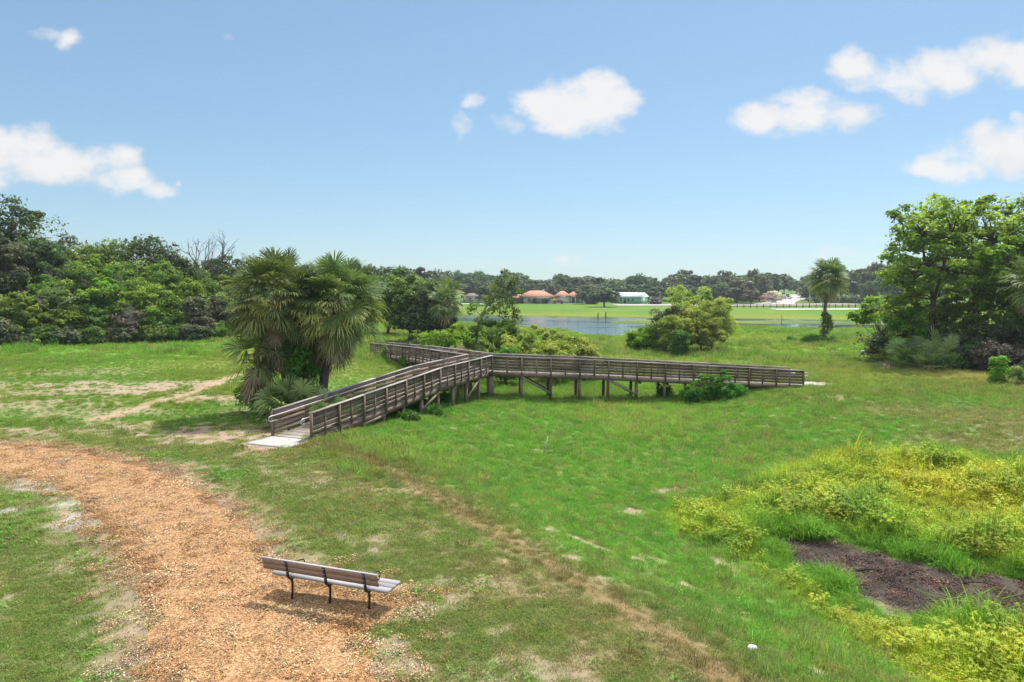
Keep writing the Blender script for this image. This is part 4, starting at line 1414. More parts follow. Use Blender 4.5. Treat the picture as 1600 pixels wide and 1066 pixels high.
for k, (px, y, top, w, mt, lab) in enumerate([
        (1415, 58, 470, 3.2, 'bright', 'bright bush under the left edge of the grove'),
        (1460, 60, 468, 4.0, 'vine', 'vine-hung dark bush in the middle of the grove'),
        (1490, 55, 520, 2.8, 'sage', 'grey-green scrub right of the big palmettos'),
        (1540, 54, 505, 3.4, 'sage', 'dull olive scrub under the tall forked tree'),
        (1590, 52, 500, 3.2, 'sage', 'dull olive scrub at the right edge of the picture'),
        (1560, 50, 540, 2.6, 'dry', 'brownish dry scrub in front of the olive bushes'),
        (1600, 49, 545, 2.4, 'dry', 'brownish dry scrub reaching the right edge'),
        (1510, 52, 542, 2.0, 'oak', 'dark low bush at the trunk of the tall forked tree'),
        (1375, 58, 528, 1.7, 'oak', 'dark rounded bush at the left foot of the grove'),
        (1440, 66, 440, 4.4, 'green', 'tall green bush at the back of the grove'),
        (1560, 64, 430, 5.0, 'green', 'tall green bush behind the forked trunk'),
        (1620, 60, 440, 4.2, 'green', 'tall green bush behind the right edge of the grove'),
        (1500, 66, 420, 4.6, 'vine', 'leafy bush filling the gap between the two tall trees'),
        (1545, 56, 436, 3.6, 'grove', 'leafy light green bush under the tall forked tree'),
        (1482, 57, 452, 3.2, 'grove', 'light green bush behind the tall palmetto'),
        (1412, 59, 424, 3.2, 'grove', 'light green tall bush joining the grove to the small vivid tree'),
        (1592, 53, 452, 2.8, 'bright', 'bright leafy bush at the right edge under the thick trunk'),
        (1395, 66, 505, 2.6, 'sage', 'grey-green bush between the small vivid tree and the palmettos')]):
    p = at_depth(px, y)
    h = z_of(top, y) - p[2]
    tree(rg(150 + k), 'bush', p, lab, 'bush', 'undergrowth of the right-hand grove', (0, 0, h * .5), (w * .5, w * .45, h * .5), 40, .5, 110, .2, mt, .06, h * .25, lo=-.85, parts=('stem', 'foliage'), asp=.45)
palmetto(rg(170), at_depth(1440, 53), 26, 1.7, 1.15, 'largest blue-green palmetto at the front of the right-hand grove', deadn=16, spread=.7)
palmetto(rg(171), at_depth(1416, 54), 16, 1.2, 1.05, 'palmetto with brown dead leaves left of the largest one', deadn=12, spread=.5)
palmetto(rg(172), at_depth(1468, 54.5), 18, 2.0, 1.1, 'tall palmetto behind and right of the largest one', spread=.5)
palmetto(rg(173), at_depth(1388, 57), 20, 1.1, .8, 'pale palmetto at the left end of the grove beside the lake', deadn=8, spread=.4, mat='willow')
palmetto(rg(174), at_depth(1490, 51.5), 14, .8, .75, 'small palmetto with orange dead leaves at the front of the grove', deadn=7, spread=.3)
p = at_depth(1618, 50)
palm(rg(175), p, z_of(436, 50) - p[2], (0, 0), 'cabbage palm whose pale fronds reach in at the right edge', nf=44, dead=14, pet=1.2, Rb=1.15, nseg=28, ws=.08)
# the mulched bed
p = G(1558, 602)
tree(rg(176), 'young_shrub', p, 'young upright light green shrub in the mulched bed at the right', 'shrub', None, (0, 0, .95), (.42, .42, .95), 18, .3, 120, .1, 'bright', .03, .3, lo=-.9, parts=('stem', 'foliage'))
palmetto(rg(177), G(1587, 602), 15, .7, .6, 'small palmetto planted beside the young shrub at the right edge', deadn=6, spread=.12)
o = scatter('dry_grass', sedge_src, *(lambda n: (lambda x, y: (np.stack([x, y, H(x, y)], 1), np.stack([R.normal(0, .2, n), R.normal(0, .2, n), R.random(n) * 6.28], 1), np.repeat((.5 + .5 * R.random((n, 1))), 3, 1), mix(np.ones((n, 3)) * (.40, .33, .12), (.38, .42, .09), R.random(n)) * (.7 + .6 * R.random((n, 1)))))(
    *(lambda c, e: (c[0] + R.normal(0, 2.3, n), c[1] + R.normal(0, 1.6, n)))(G(1530, 590), 0)))(650), 'dry yellow-brown tall grass in front of the right-hand grove')
mulch = scatter('mulch', chip_src, *(lambda n: (lambda x, y: (np.stack([x, y, H(x, y) + .03], 1), np.stack([R.normal(0, .2, n), R.normal(0, .2, n), R.random(n) * 6.28], 1), np.full((n, 3), 1.5), mix(np.ones((n, 3)) * (.30, .19, .13), (.46, .33, .25), R.random(n))))(
    *(lambda c: (c[0] + .6 + R.normal(0, 1.2, n), c[1] + R.normal(0, .5, n)))(G(1575, 606))))(260), 'reddish brown mulch round the young shrub')

# wading bird on the field
b = at_depth(1351, 64)
bird = empty('wading_bird', b, 'white wading bird with dark legs stooping on the grass left of the grove', 'bird')


def skin_body(name, pts, edges, radii, mat, parent, sub=2, root=0):
    me = bpy.data.meshes.new(name)
    me.from_pydata(pts, edges, [])
    o_ = put(name, me, parent)
    m_ = o_.modifiers.new('skin', 'SKIN')
    for q, r_ in zip(me.skin_vertices[0].data, radii):
        q.radius = (r_, r_) if np.isscalar(r_) else r_
    me.skin_vertices[0].data[root].use_root = True
    m2 = o_.modifiers.new('sub', 'SUBSURF')
    m2.levels = m2.render_levels = sub
    me.materials.append(mat)
    return o_


wht = plain('white_feathers', (.78, .77, .74), .8, .1, 20, .1)
drk = plain('dark_feathers', (.05, .045, .045), .7)
skin_body('body', [(-.3, 0, .56), (-.12, 0, .62), (.1, 0, .6), (.22, 0, .58), (.32, 0, .5), (.36, 0, .38), (.38, 0, .32)], [(i, i + 1) for i in range(6)], [.05, .13, .12, .07, .045, .04, .045], wht, bird, root=2)
m = MB()
m.tube([(.38, 0, .32), (.41, 0, .22), (.405, 0, .1)], [.028, .018, .006], 6).build('bill', drk, bird)
m = MB()
m.add([(-.18, -.1, .6), (-.18, .1, .6), (-.42, .05, .5), (-.42, -.05, .5), (-.2, -.08, .52), (-.2, .08, .52)], [[0, 1, 2, 3], [4, 3, 2, 5], [0, 3, 4, 4], [1, 5, 2, 2]]).build('tail', drk, bird)
for sx in (-.05, .05):
    m = MB()
    m.tube([(.02, sx, .54), (.0, sx, .4), (-.05, sx, .28), (.0, sx, .0)], [.03, .016, .014, .012], 6)
    for a in (-.4, 0, .4):
        m.tube([(.0, sx, .012), (.09 * math.cos(a), sx + .09 * math.sin(a), .008)], [.009, .005], 4)
    m.build('leg', drk, bird)
bird.rotation_euler = (0, 0, math.pi - .3)
bird.scale = (1.1,) * 3

# ------------------------------------------------------------------ woods on the left
wood_list = [  # image column, distance, image row of the top, width m, material, kind, label
    (38, 80, 322, 7.2, 'oak', 't', 'tallest dark oak standing over the woods at the left edge'),
    (-30, 78, 345, 6.5, 'oak', 't', 'dark oak cut by the left edge of the picture'),
    (12, 72, 368, 5.0, 'sage', 't', 'grey-green feathery tree in front of the tallest oak'),
    (70, 76, 372, 4.8, 'oak', 't', 'dark crown below and right of the tallest oak'),
    (112, 88, 364, 4.6, 'sage', 'o', 'thin open tree showing sky through its crown in the left woods'),
    (152, 86, 384, 6.5, 'green', 't', 'mid green crown left of the smooth dome in the woods'),
    (226, 92, 380, 8.0, 'oak', 't', 'smooth dome-shaped dark oak above the left woods'),
    (278, 95, 402, 5.6, 'oak', 't', 'dark crown between the dome-shaped oak and the dead tree'),
    (340, 104, 412, 6.5, 'oak', 't', 'dark crown behind the dead tree'),
    (300, 98, 420, 5.5, 'green', 't', 'green crown under the dead tree'),
    (378, 112, 414, 6.5, 'oak', 't', 'dark crown left of the palm clump'),
    (180, 98, 398, 7.0, 'oak', 't', 'dark crown in the gap left of the dome-shaped oak'),
    (30, 74, 430, 5.5, 'green', 't', 'dark green crown in the lower left of the woods'),
    (92, 76, 415, 5.4, 'vine', 'v', 'vine-covered tree below the thin open one'),
    (135, 78, 408, 5.6, 'vine', 'v', 'vine-covered tree under the mid green crown'),
    (180, 80, 412, 5.6, 'vine', 'v', 'vine-smothered crown left of centre in the woods'),
    (252, 84, 410, 5.4, 'vine', 'v', 'vine-smothered crown below the dome-shaped oak'),
    (215, 80, 430, 5.0, 'vine', 'v', 'bright vine mound in the centre of the woods'),
    (292, 86, 428, 5.0, 'vine', 'v', 'bright vine mound to the left of the dead tree foot'),
    (326, 88, 440, 5.0, 'vine', 'v', 'vine-covered mound to the right of the dead tree foot'),
    (350, 94, 445, 4.5, 'green', 'v', 'leafy mound at the right end of the woods by the palms'),
    (60, 73, 432, 4.6, 'bright', 'v', 'light green vine mound near the left edge'),
    (100, 73, 446, 4.6, 'vine', 'v', 'broad vine mound low in the left part of the woods'),
    (150, 74, 448, 4.6, 'vine', 'v', 'rounded vine mound with a pale fallen branch beside it'),
    (172, 76, 424, 3.4, 'bright', 'v', 'light green rounded tree above the woods centre'),
    (200, 75, 452, 4.2, 'vine', 'v', 'vine mound in front of the bright centre mound'),
    (255, 77, 452, 4.4, 'vine', 'v', 'vine mound low between the centre and the dead tree'),
    (300, 79, 462, 4.0, 'sage', 'v', 'greyish scrub mound low right in the woods'),
    (335, 82, 470, 4.0, 'sage', 'v', 'greyish twiggy mound behind the left palm'),
    (10, 68, 465, 4.6, 'green', 'v', 'shaded green mound at the left edge of the woods'),
    (45, 69, 478, 4.2, 'vine', 'v', 'low vine bank at the far left meadow edge'),
    (85, 71, 482, 4.0, 'vine', 'v', 'low vine bank second along the meadow edge'),
    (125, 72, 484, 4.0, 'vine', 'v', 'low green bank under the fallen branch'),
    (165, 72.5, 490, 3.6, 'green', 'v', 'low green bank left of the brown twigs'),
    (238, 75, 484, 3.8, 'vine', 'v', 'low vine bank right of the brown twigs'),
    (275, 77, 490, 3.4, 'green', 'v', 'low green bank beside the grassy tussock'),
    (200, 73, 486, 3.2, 'dry', 'v', 'brown twiggy scrub at the front of the woods'),
    (310, 79, 492, 3.0, 'dry', 'v', 'grey-brown twiggy scrub at the right front of the woods'),
    (350, 84, 490, 3.6, 'dry', 'v', 'brownish scrub just left of the palm clump'),
    (0, 66, 505, 3.0, 'sage', 'v', 'low grey-green scrub at the left edge of the meadow'),
    (65, 68.5, 512, 3.2, 'green', 'v', 'low front scrub below the light green mound'),
    (110, 70, 514, 3.2, 'sage', 'v', 'low grey-green scrub on the meadow edge, left part'),
    (150, 71, 514, 3.2, 'green', 'v', 'low scrub on the meadow edge below the rounded mound'),
    (190, 72, 513, 3.0, 'sage', 'v', 'grey-green front scrub below the brown twigs'),
    (230, 73.5, 512, 3.0, 'green', 'v', 'low front scrub right of the brown twigs'),
    (300, 77, 508, 3.0, 'sage', 'v', 'grey-green front scrub beside the grassy tussock'),
    (340, 80, 508, 3.0, 'green', 'v', 'low front scrub near the palm clump'),
    (35, 67.5, 518, 2.8, 'sage', 'v', 'low pale scrub in the left corner of the meadow'),
]
for k, (px, y, top, w, mt, kind, lab) in enumerate(wood_list):
    p = at_depth(px, y)
    h = z_of(top, y) - p[2]
    r_ = rg(200 + k)
    gr = 'trees and mounds of the left-hand woods'
    if kind == 't':
        tree(r_, 'woodland_tree', p, lab, 'tree', gr, (0, 0, h * .66), (w * .5, w * .45, h * .36), 62, .17 * w, 120, .3, mt, .2, h * .35, lo=-.8)
    elif kind == 'o':
        tree(r_, 'open_tree', p, lab, 'tree', gr, (0, 0, h * .7), (w * .5, w * .45, h * .3), 26, .55, 60, .26, mt, .14, h * .4, lo=-.7, frac=1)
    else:
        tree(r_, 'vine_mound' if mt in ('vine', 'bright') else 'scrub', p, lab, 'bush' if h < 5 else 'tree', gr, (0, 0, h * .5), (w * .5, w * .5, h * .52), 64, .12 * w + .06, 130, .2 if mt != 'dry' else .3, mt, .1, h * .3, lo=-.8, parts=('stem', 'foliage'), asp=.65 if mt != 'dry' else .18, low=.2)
bare(rg(270), 'dead_tree', at_depth(318, 90), 'leafless dead tree rising above the left woods', 'dead tree', z_of(357, 90) - at_depth(318, 90)[2], plain('dead_bark', (.10, .075, .065), .9), .26, 5, .4, .45)
for k, (px, y, top, lab) in enumerate([(172, 76.5, 416, 'grey leafless branches in the middle of the left woods'), (332, 82, 452, 'grey twiggy dead shrub beside the left palm'), (60, 71, 408, 'thin grey dead branches near the left edge of the woods'), (205, 73, 470, 'brown leafless shrub at the front of the left woods'), (290, 78, 470, 'grey leafless shrub at the right front of the left woods')]):
    q = at_depth(px, y)
    bare(rg(275 + k), 'bare_shrub', q, lab, 'dead tree', z_of(top, y) - q[2], grey_bark, .07, 5, .55, .32)
tree(rg(271), 'grass_tussock', at_depth(265, 75), 'light green grassy tussock at the front of the left woods', 'grass clump', None, (0, 0, .8), (.9, .7, .8), 18, .5, 100, .4, 'vine', 0, asp=.1, up=0, parts=('stem', 'blades'))
b = at_depth(105, 70)
o = MB()
o.tube([at_y(94, 476, 70.4), at_y(104, 471, 70), at_y(117, 464, 70)], [.11, .1, .06], 6)
fb_ = o.build('fallen_branch', grey_bark, smooth=True)
tag(fb_, 'pale bare branch lying across the vines in the left woods', 'branch')

drift = plain('dark_stick', (.05, .04, .035), .9, .1, 9, .3)
for px, py, dx, dy, nm, mt, lab in [(1335, 893, .55, -.08, 'stick', drift, 'dark curved stick lying on the left part of the mud patch'), (1420, 897, .45, .1, 'stick', drift, 'dark straight stick lying on the middle of the mud patch'), (1500, 912, .6, -.15, 'stick', drift, 'longer dark stick towards the right of the mud patch'),
                                    (850, 708, .22, .75, 'stick', grey_bark, 'pale bare stick standing up out of the green hollow')]:
    p = on_ground(px, py, -1.6)
    up_ = .55 if mt is grey_bark else .06
    o = MB().tube([p + [0, 0, .0], p + [dx * .5, dy * .5, .05 + up_ * .5], p + [dx, dy, up_ + .02]], [.028, .022, .012], 6).build(nm, mt)
    tag(o, lab, 'stick')

# ------------------------------------------------------------------ far shore: houses, road, fence
def prism_roof(mb, cx, cy, z, L, W, hgt, ridge, ov=.5, t=.5):
    """hip (ridge < L) or gable (ridge = L) roof with an eave overhang, long axis x"""
    a, b = L / 2 + ov, W / 2 + ov
    r = ridge / 2 + (ov if ridge >= L else 0)
    v = [(-a, -b, 0), (a, -b, 0), (a, b, 0), (-a, b, 0), (-r, 0, hgt), (r, 0, hgt), (-a, -b, -.18), (a, -b, -.18), (a, b, -.18), (-a, b, -.18)]
    mb.add(np.array(v) + [cx, cy, z], [[0, 1, 5, 4], [2, 3, 4, 5], [3, 0, 4, 4], [1, 2, 5, 5], [6, 7, 1, 0], [7, 8, 2, 1], [8, 9, 3, 2], [9, 6, 0, 3], [9, 8, 7, 6]], t)


def tile_mat(name, c, sc=3.):
    m, nt = new_mat(name)
    tc = nt.nodes.new('ShaderNodeTexCoord').outputs['Object']
    w = nd(nt, 'ShaderNodeTexWave', wave_type='BANDS', bands_direction='X', ins={'Vector': tc, 'Scale': sc, 'Distortion': .4, 'Detail': 2.})
    n = noise(nt, tc, .9, 5, .7)
    col = ramp(nt, math_(nt, 'ADD', math_(nt, 'MULTIPLY', w.outputs['Fac'], .4), math_(nt, 'MULTIPLY', n, .7)), [(.2, tuple(q * .6 for q in c)), (.55, c), (.9, tuple(min(q * 1.25, .9) for q in c))])
    finish(nt, principled(nt, col, .8, w.outputs['Fac'], .4, .05, .2))
    return m


terra = tile_mat('terracotta_tiles', (.52, .25, .16))
metalroof = tile_mat('white_metal_roof', (.74, .74, .74), 2.)
cream = plain('cream_render', (.60, .57, .52), .9, .2, 2, .1)
whitew = plain('white_render', (.72, .71, .70), .9, .2, 2, .08)
mint = plain('mint_render', (.17, .52, .38), .9, .2, 2, .12)
grey_r = plain('grey_render', (.42, .42, .42), .9, .2, 2, .12)
glass = plain('dark_glass', (.03, .035, .045), .12, .5, 2, .1)
bluew = plain('blue_trim', (.10, .16, .26), .6, .3, 4, .15)
darkp = plain('porch_screen', (.035, .035, .035), .7)
trim = plain('white_trim', (.75, .75, .75), .6)
asph = plain('pale_asphalt', (.44, .42, .41), .95, .1, .8, .14)
sidew = plain('pale_concrete', (.62, .60, .57), .95, .1, .8, .12)


def house(px, y, rz, label, name='house'):
    b = at_depth(px, y)
    o = empty(name, b, label, 'house')
    o.rotation_euler = (0, 0, rz)
    return o


def win(o, x, yf, z, w, h, mat=glass):
    f = MB()
    for q in ((-w / 2, 0), (w / 2, 0)):
        f.box((x + q[0], yf - .05, z), (.1, .1, h + .1))
    for q in (-h / 2, h / 2, 0):
        f.box((x, yf - .045, z + q), (w - .1, .09, .1))
    fo = f.build('window', trim, o)
    MB().box((x, yf - .02, z), (w - .1, .03, h - .1)).build('pane', mat, fo)


# orange-roofed house: main block and a lower porch wing on the left
Y = 292
o = house(836, Y, .06, 'white house with a big terracotta hip roof beyond the lake')
MB().box((1.3, 4, 1.35), (12.6, 9, 3.3)).box((-6.8, 4.5, 1.1), (4., 7, 2.8)).build('wall', cream, o)
mb = MB()
prism_roof(mb, 1.0, 4, 3.0, 14.2, 9.4, 2.5, 5.5, .6)
mb.build('roof', terra, o)
mb = MB()
prism_roof(mb, -7.0, 4.4, 2.5, 6.2, 7.6, 1.35, 2.4, .5)
mb.build('porch_roof', terra, o)
MB().box((-7.2, .25, 1.15), (4.6, 1.4, 2.5)).build('porch_screen', darkp, o)
for x in (-2.4, -.2, 3.0, 5.6):
    win(o, x, -.52, 1.5, 1.4, 1.4)
MB().box((1.4, -.55, 1.1), (1.1, .08, 2.2)).build('door', bluew, o)
MB().box((4.0, 4.6, 5.4), (.9, .9, 1.1)).build('chimney', cream, o)
# second house
Y = 298
o = house(888, Y, -.05, 'white house with a small orange roof and blue entrance, half behind an oak')
MB().box((-2.6, 3, 1.5), (5.6, 8, 3.4)).box((4.0, 4.5, 1.4), (8.2, 7, 3.2)).build('wall', whitew, o)
mb = MB()
prism_roof(mb, -2.6, 3, 3.2, 6.4, 8.6, 2.1, 1.2, .5)
mb.build('roof', terra, o)
mb = MB()
prism_roof(mb, 4.2, 4.6, 3.0, 9.0, 7.8, 1.9, 4.5, .5)
mb.build('roof', terra, o)
for x in (1.2, 3.0, 5.2):
    MB().box((x, .9, 1.35), (.45, .3, 2.7)).build('porch_column', trim, o)
MB().box((3.6, .96, 1.25), (5.4, .06, 2.3)).build('porch_wall', bluew, o)
win(o, 4.1, .92, 1.5, 1.2, 1.4)
MB().box((2.1, .9, 1.05), (.9, .06, 2.1)).build('door', darkp, o)
MB().box((-2.6, -1.05, 1.1), (3.6, .06, 2.2)).build('garage_door', trim, o)
# green house, turned so that its gable end and its long side both show
Y = 290
o = house(998, Y, -.62, 'mint green house with a white metal roof and white garage door beyond the lake')
Lh, Wh = 13.5, 8.
MB().box((-Lh / 2, Wh / 2, 1.4), (Lh, Wh, 3.2)).build('wall', mint, o)
mb = MB()
prism_roof(mb, -Lh / 2, Wh / 2, 2.95, Lh, Wh, 1.75, Lh, .6)
mb.build('roof', metalroof, o)
mb = MB()
mb.add([(.02, .3, 2.9), (.02, Wh - .3, 2.9), (.02, Wh / 2, 4.55), (-.4, .3, 2.9), (-.4, Wh - .3, 2.9), (-.4, Wh / 2, 4.55)], [[0, 1, 2, 2], [3, 4, 5, 5], [0, 2, 5, 3], [1, 4, 5, 2]]).build('gable', mint, o)
for x in (-3, -5.0, -8.5, -11.0):
    win(o, x, -.02, 1.6, 1.3, 1.3)
MB().box((-6.6, -.04, 1.05), (1.0, .08, 2.1)).build('door', darkp, o)
g_ = MB()
g_.box((.05, Wh / 2 + .2, 1.1), (.08, 4.6, 2.2))
for z in (.55, 1.1, 1.65):
    g_.box((.08, Wh / 2 + .2, z), (.06, 4.5, .03))
g_.build('garage_door', trim, o)
# partly hidden houses
o = house(742, 300, .1, 'small grey house half hidden by the round tree left of the lake houses')
MB().box((0, 3, 1.3), (8, 6, 3)).build('wall', grey_r, o)
mb = MB()
prism_roof(mb, 0, 3, 2.8, 8, 6, 1.5, 4, .5)
mb.build('roof', plain('grey_shingle', (.2, .18, .17), .9), o)
win(o, -2, -.02, 1.5, 1.3, 1.2)
win(o, 2, -.02, 1.5, 1.3, 1.2)
o = house(1146, 322, .0, 'pale house glimpsed under the oaks across the road')
MB().box((0, 3, 1.5), (9, 6, 3.4)).build('wall', grey_r, o)
mb = MB()
prism_roof(mb, 0, 3, 3.2, 9, 6, 1.6, 5, .5)
mb.build('roof', plain('pale_shingle', (.45, .45, .44), .9), o)
win(o, -2.4, -.02, 1.6, 1.4, 1.3)
win(o, 2.2, -.02, 1.6, 1.4, 1.3)

# roads: strips draped on the ground
def strip(name, pts, w, mat, dz, n=60):
    p = np.asarray(pts, float)
    s = np.concatenate([[0], np.cumsum(np.linalg.norm(np.diff(p[:, :2], axis=0), axis=1))])
    q = np.linspace(0, s[-1], n)
    x, y = np.interp(q, s, p[:, 0]), np.interp(q, s, p[:, 1])
    for _ in range(2):
        x[1:-1], y[1:-1] = (x[:-2] + x[1:-1] + x[2:]) / 3, (y[:-2] + y[1:-1] + y[2:]) / 3
    tx, ty = np.gradient(x), np.gradient(y)
    l = np.hypot(tx, ty)
    nx_, ny_ = -ty / l, tx / l
    ww = np.interp(q, s, np.broadcast_to(w, len(p)))
    rows = [np.stack([x + nx_ * ww * k, y + ny_ * ww * k], 1) for k in np.linspace(-.5, .5, 7)]
    xy = np.stack(rows, 1)
    z = np.max([H(xy[..., 0] + a, xy[..., 1] + b_) for a in (-.6, .6) for b_ in (-.6, .6)], axis=0) + dz
    v = np.concatenate([xy, z[..., None]], -1).reshape(-1, 3)
    f = [[i * 7 + j, (i + 1) * 7 + j, (i + 1) * 7 + j + 1, i * 7 + j + 1] for i in range(n - 1) for j in range(6)]
    o_ = MB().add(v, f).build(name, mat)
    o_['kind'] = 'structure'
    return o_


RD = [at_depth(a, 268)[:2] for a in (960, 1100, 1250, 1420, 1600)]
strip('road', RD, 16, asph, .1, 80)
strip('pavement', [at_depth(a, 218)[:2] for a in (1205, 1250, 1420, 1600)], 8.0, sidew, .1, 60)
SR = [at_depth(1205, 272)[:2], at_depth(1218, 300)[:2], at_depth(1240, 335)[:2], at_depth(1246, 365)[:2], at_depth(1238, 390)[:2], at_depth(1210, 430)[:2]]
strip('side_road', SR, [16, 12, 10, 9, 8, 8], asph, .14, 60)
strip('driveway', [at_depth(720, 285)[:2], at_depth(752, 287)[:2]], 6.0, sidew, .1, 12)

# post and rail fence along the road
fw = plain('fence_timber', (.14, .105, .085), .9, .1, 6, .2)
fo = empty('rail_fence', [*at_depth(1120, 236)], 'long brown post and rail fence running along the road beyond the lake', 'fence')
fz = np.array(fo.location)
xs_ = [at_depth(a, 236) for a in np.linspace(1120, 1600, 48)]
for p in xs_:
    MB().box(p + [0, 0, .55], (.22, .22, 1.5)).build('post', fw, fo, fz)
for z in (.5, 1.05):
    m = MB()
    for a, b_ in zip(xs_[:-1], xs_[1:]):
        m.bar(a + [0, -.16, z], b_ + [0, -.16, z], .07, .17)
    m.build('rail', fw, fo, fz)

# utility poles
polem = plain('pole_timber', (.30, .27, .25), .9, .1, 4, .2)
wire_ends = []
for px, y, top, lab in [(1263, 275, 446, 'grey utility pole beside the road, left of the lone palm'), (1243, 372, 451, 'distant utility pole by the bend of the side road'), (1030, 300, 455, 'thin utility pole right of the mint green house')]:
    p = at_depth(px, y)
    h = z_of(top, y) - p[2]
    o = empty('utility_pole', p, lab, 'utility pole')
    MB().tube([(0, 0, -.3), (0, 0, h)], [.2, .13], 8).build('pole', polem, o)
    MB().box((0, -.14, h - .8), (2.2, .12, .14)).build('cross_arm', polem, o)
    for q in (-.95, .95, -.3):
        MB().tube([(q, -.14, h - .73), (q, -.14, h - .5)], [.05, .035], 6).build('insulator', trim, o)
    wire_ends.append(p + [0, 0, h - .4])
# posts standing in the shallow water
for px, y, top, lab in [(934, 178, 489, 'left one of two short dark posts at the far edge of the water'), (946, 178, 487.5, 'right one of two short dark posts at the far edge of the water')]:
    p = at_depth(px, y)
    h = z_of(top, y) - p[2]
    o = MB().tube([(0, 0, -.4), (0, 0, h * .5), (0.03, 0, h)], [.16, .15, .12], 8).box((0.03, 0, h - .03), (.3, .3, .07)).build('water_post', fw)
    o.location = [float(q) for q in p]
    tag(o, lab, 'post', 'posts at the far edge of the water')
p = at_depth(1220, 140)
o = MB().tube([(0, 0, -.4), (0.05, 0, 2.), (0, 0, z_of(492, 140) - p[2])], [.06, .05, .04], 6).build('marker_pole', polem)
o.location = [float(q) for q in p]
tag(o, 'thin marker pole standing in the water between the willows and the lone palm', 'pole')


# ------------------------------------------------------------------ far vehicles and awning
def car(px, y, rz, col, label, s=1.0):
    b = at_depth(px, y)
    o = empty('parked_car', b, label, 'car')
    o.rotation_euler = (0, 0, rz)
    o.scale = (s,) * 3
    z0 = .12 + .05
    prof = [(-2.2, .35), (-2.25, .8), (-2.1, .95), (-1.2, 1.0), (-.55, 1.5), (.95, 1.52), (1.65, 1.02), (2.15, .9), (2.25, .6), (2.2, .35)]
    n = len(prof)
    v = [(x, sy * (.86 if z < 1.2 else .66), z + z0) for sy in (-1, 1) for x, z in prof]
    mb = MB()
    mb.add(v, [[i, i + 1, n + i + 1, n + i] for i in range(n - 1)] + [[n - 1, 0, n, 2 * n - 1]] + [[0, 1, 8, 9], [1, 2, 7, 8], [2, 3, 6, 7], [3, 4, 5, 6], [n + 9, n + 8, n + 1, n], [n + 8, n + 7, n + 2, n + 1], [n + 7, n + 6, n + 3, n + 2], [n + 6, n + 5, n + 4, n + 3]])
    mb.build('body', plain('car_paint', col, .3, .5, 3, .05), o)
    g = MB()
    for sy in (-1, 1):
        g.add([(-1.05, sy * .845, 1.04 + z0), (1.5, sy * .845, 1.04 + z0), (.88, sy * .70, 1.45 + z0), (-.5, sy * .70, 1.45 + z0)], [[0, 1, 2, 3]])
    g.build('window', glass, o)
    for x in (-1.4, 1.4):
        for sy in (-.8, .8):
            MB().tube([(x, sy - .11, .33), (x, sy + .11, .33)], [.33, .33], 12).build('wheel', darkp, o)


car(1228, 330, .2, (.75, .75, .75), 'white car parked where the side road leaves the main road')
car(872, 286, .1, (.36, .07, .08), 'dull red car parked between the two orange-roofed houses')
b = at_depth(1193, 285)
o = empty('red_awning', b, 'dark red awning roof beside the oaks across the road', 'awning')
mb = MB()
prism_roof(mb, 0, 0, 2.3, 5.2, 4, 1.2, 1.5, .2)
mb.build('canopy', plain('red_canvas', (.15, .022, .035), .8), o)
for x in (-2.4, 2.4):
    for y in (-1.8, 1.8):
        MB().tube([(x, y, -.3), (x, y, 2.2)], [.06, .06], 6).build('post', polem, o)

# ------------------------------------------------------------------ far trees
far_protos = []
for k, (w, h, th, mt, n, lab) in enumerate([
        (13, 11, .30, 'far', 60, 'broad rounded oak in the tree line beyond the lake'),
        (10, 12, .32, 'far', 54, 'upright dark tree in the tree line beyond the lake'),
        (15, 9.5, .25, 'far', 64, 'low spreading oak in the tree line beyond the lake'),
        (9, 14, .35, 'far', 54, 'tall narrow-crowned tree in the tree line beyond the lake'),
        (12, 10, .25, 'sage', 60, 'greyish moss-hung oak in the tree line beyond the lake')]):
    o = tree(rg(300 + k), 'distant_tree', (0, 0, 0), lab, 'tree', 'trees beyond the lake', (0, 0, h * .6), (w * .42, w * .42, h * .36), n, .12 * w, 60, .85, mt, .35, h * th, lo=-.75, frac=.3)
    far_protos.append((o, w, h))
sky_px = [560, 600, 625, 650, 690, 740, 790, 820, 850, 880, 905, 925, 950, 985, 1000, 1035, 1060, 1100, 1130, 1160, 1180, 1212, 1245, 1262, 1310, 1340, 1365, 1400, 1440, 1500, 1600, 1700]
sky_py = [414, 421, 415, 418, 428, 427, 430, 434, 438, 432, 440, 433, 436, 440, 432, 442, 431, 434, 432, 433, 426, 428, 442, 438, 420, 428, 416, 420, 410, 410, 410, 410]
fr_ = rg(320)
first = [True] * 5


def far_tree(px, y, top, w, kind, label=None, group=None):
    o, w0, h0 = far_protos[kind]
    p = at_depth(px, y)
    h = max(z_of(top, y) - p[2], 3)
    sc = (w / w0, w / w0, h / h0)
    if first[kind] and label is None:
        first[kind] = False
        o.location, o.scale = [float(q) for q in p], sc
        return o
    c = dup(o, p, fr_.random() * 6.28, sc, label, group)
    return c


for row, (ya, yb, dpx, drop) in enumerate([(330, 350, 17, 0), (312, 322, 22, 10), (370, 420, 26, -1)]):
    px = 566 + row * 7
    while px < 1680:
        y = fr_.uniform(ya, yb)
        if px < 700:
            y = y * np.interp(px, [566, 700], [.5, 1])
        if px > 1290:
            y = y * np.interp(px, [1290, 1420, 1600], [1, .75, .6])
        top = np.interp(px, sky_px, sky_py) + drop + fr_.uniform(-5, 6) + (fr_.uniform(0, 6) if fr_.random() < .35 else 0)
        # leave the side road and the house fronts open
        if not (1205 < px < 1258 and row == 1) and not (1222 < px < 1252 and row < 2):
            far_tree(px, y, top, fr_.uniform(9, 14) * y / 330, int(fr_.integers(0, 5)))
        px += dpx * fr_.uniform(.75, 1.25)
for k in range(5):
    if first[k]:
        far_tree(1000 + 40 * k, 340, 440, 11, k)
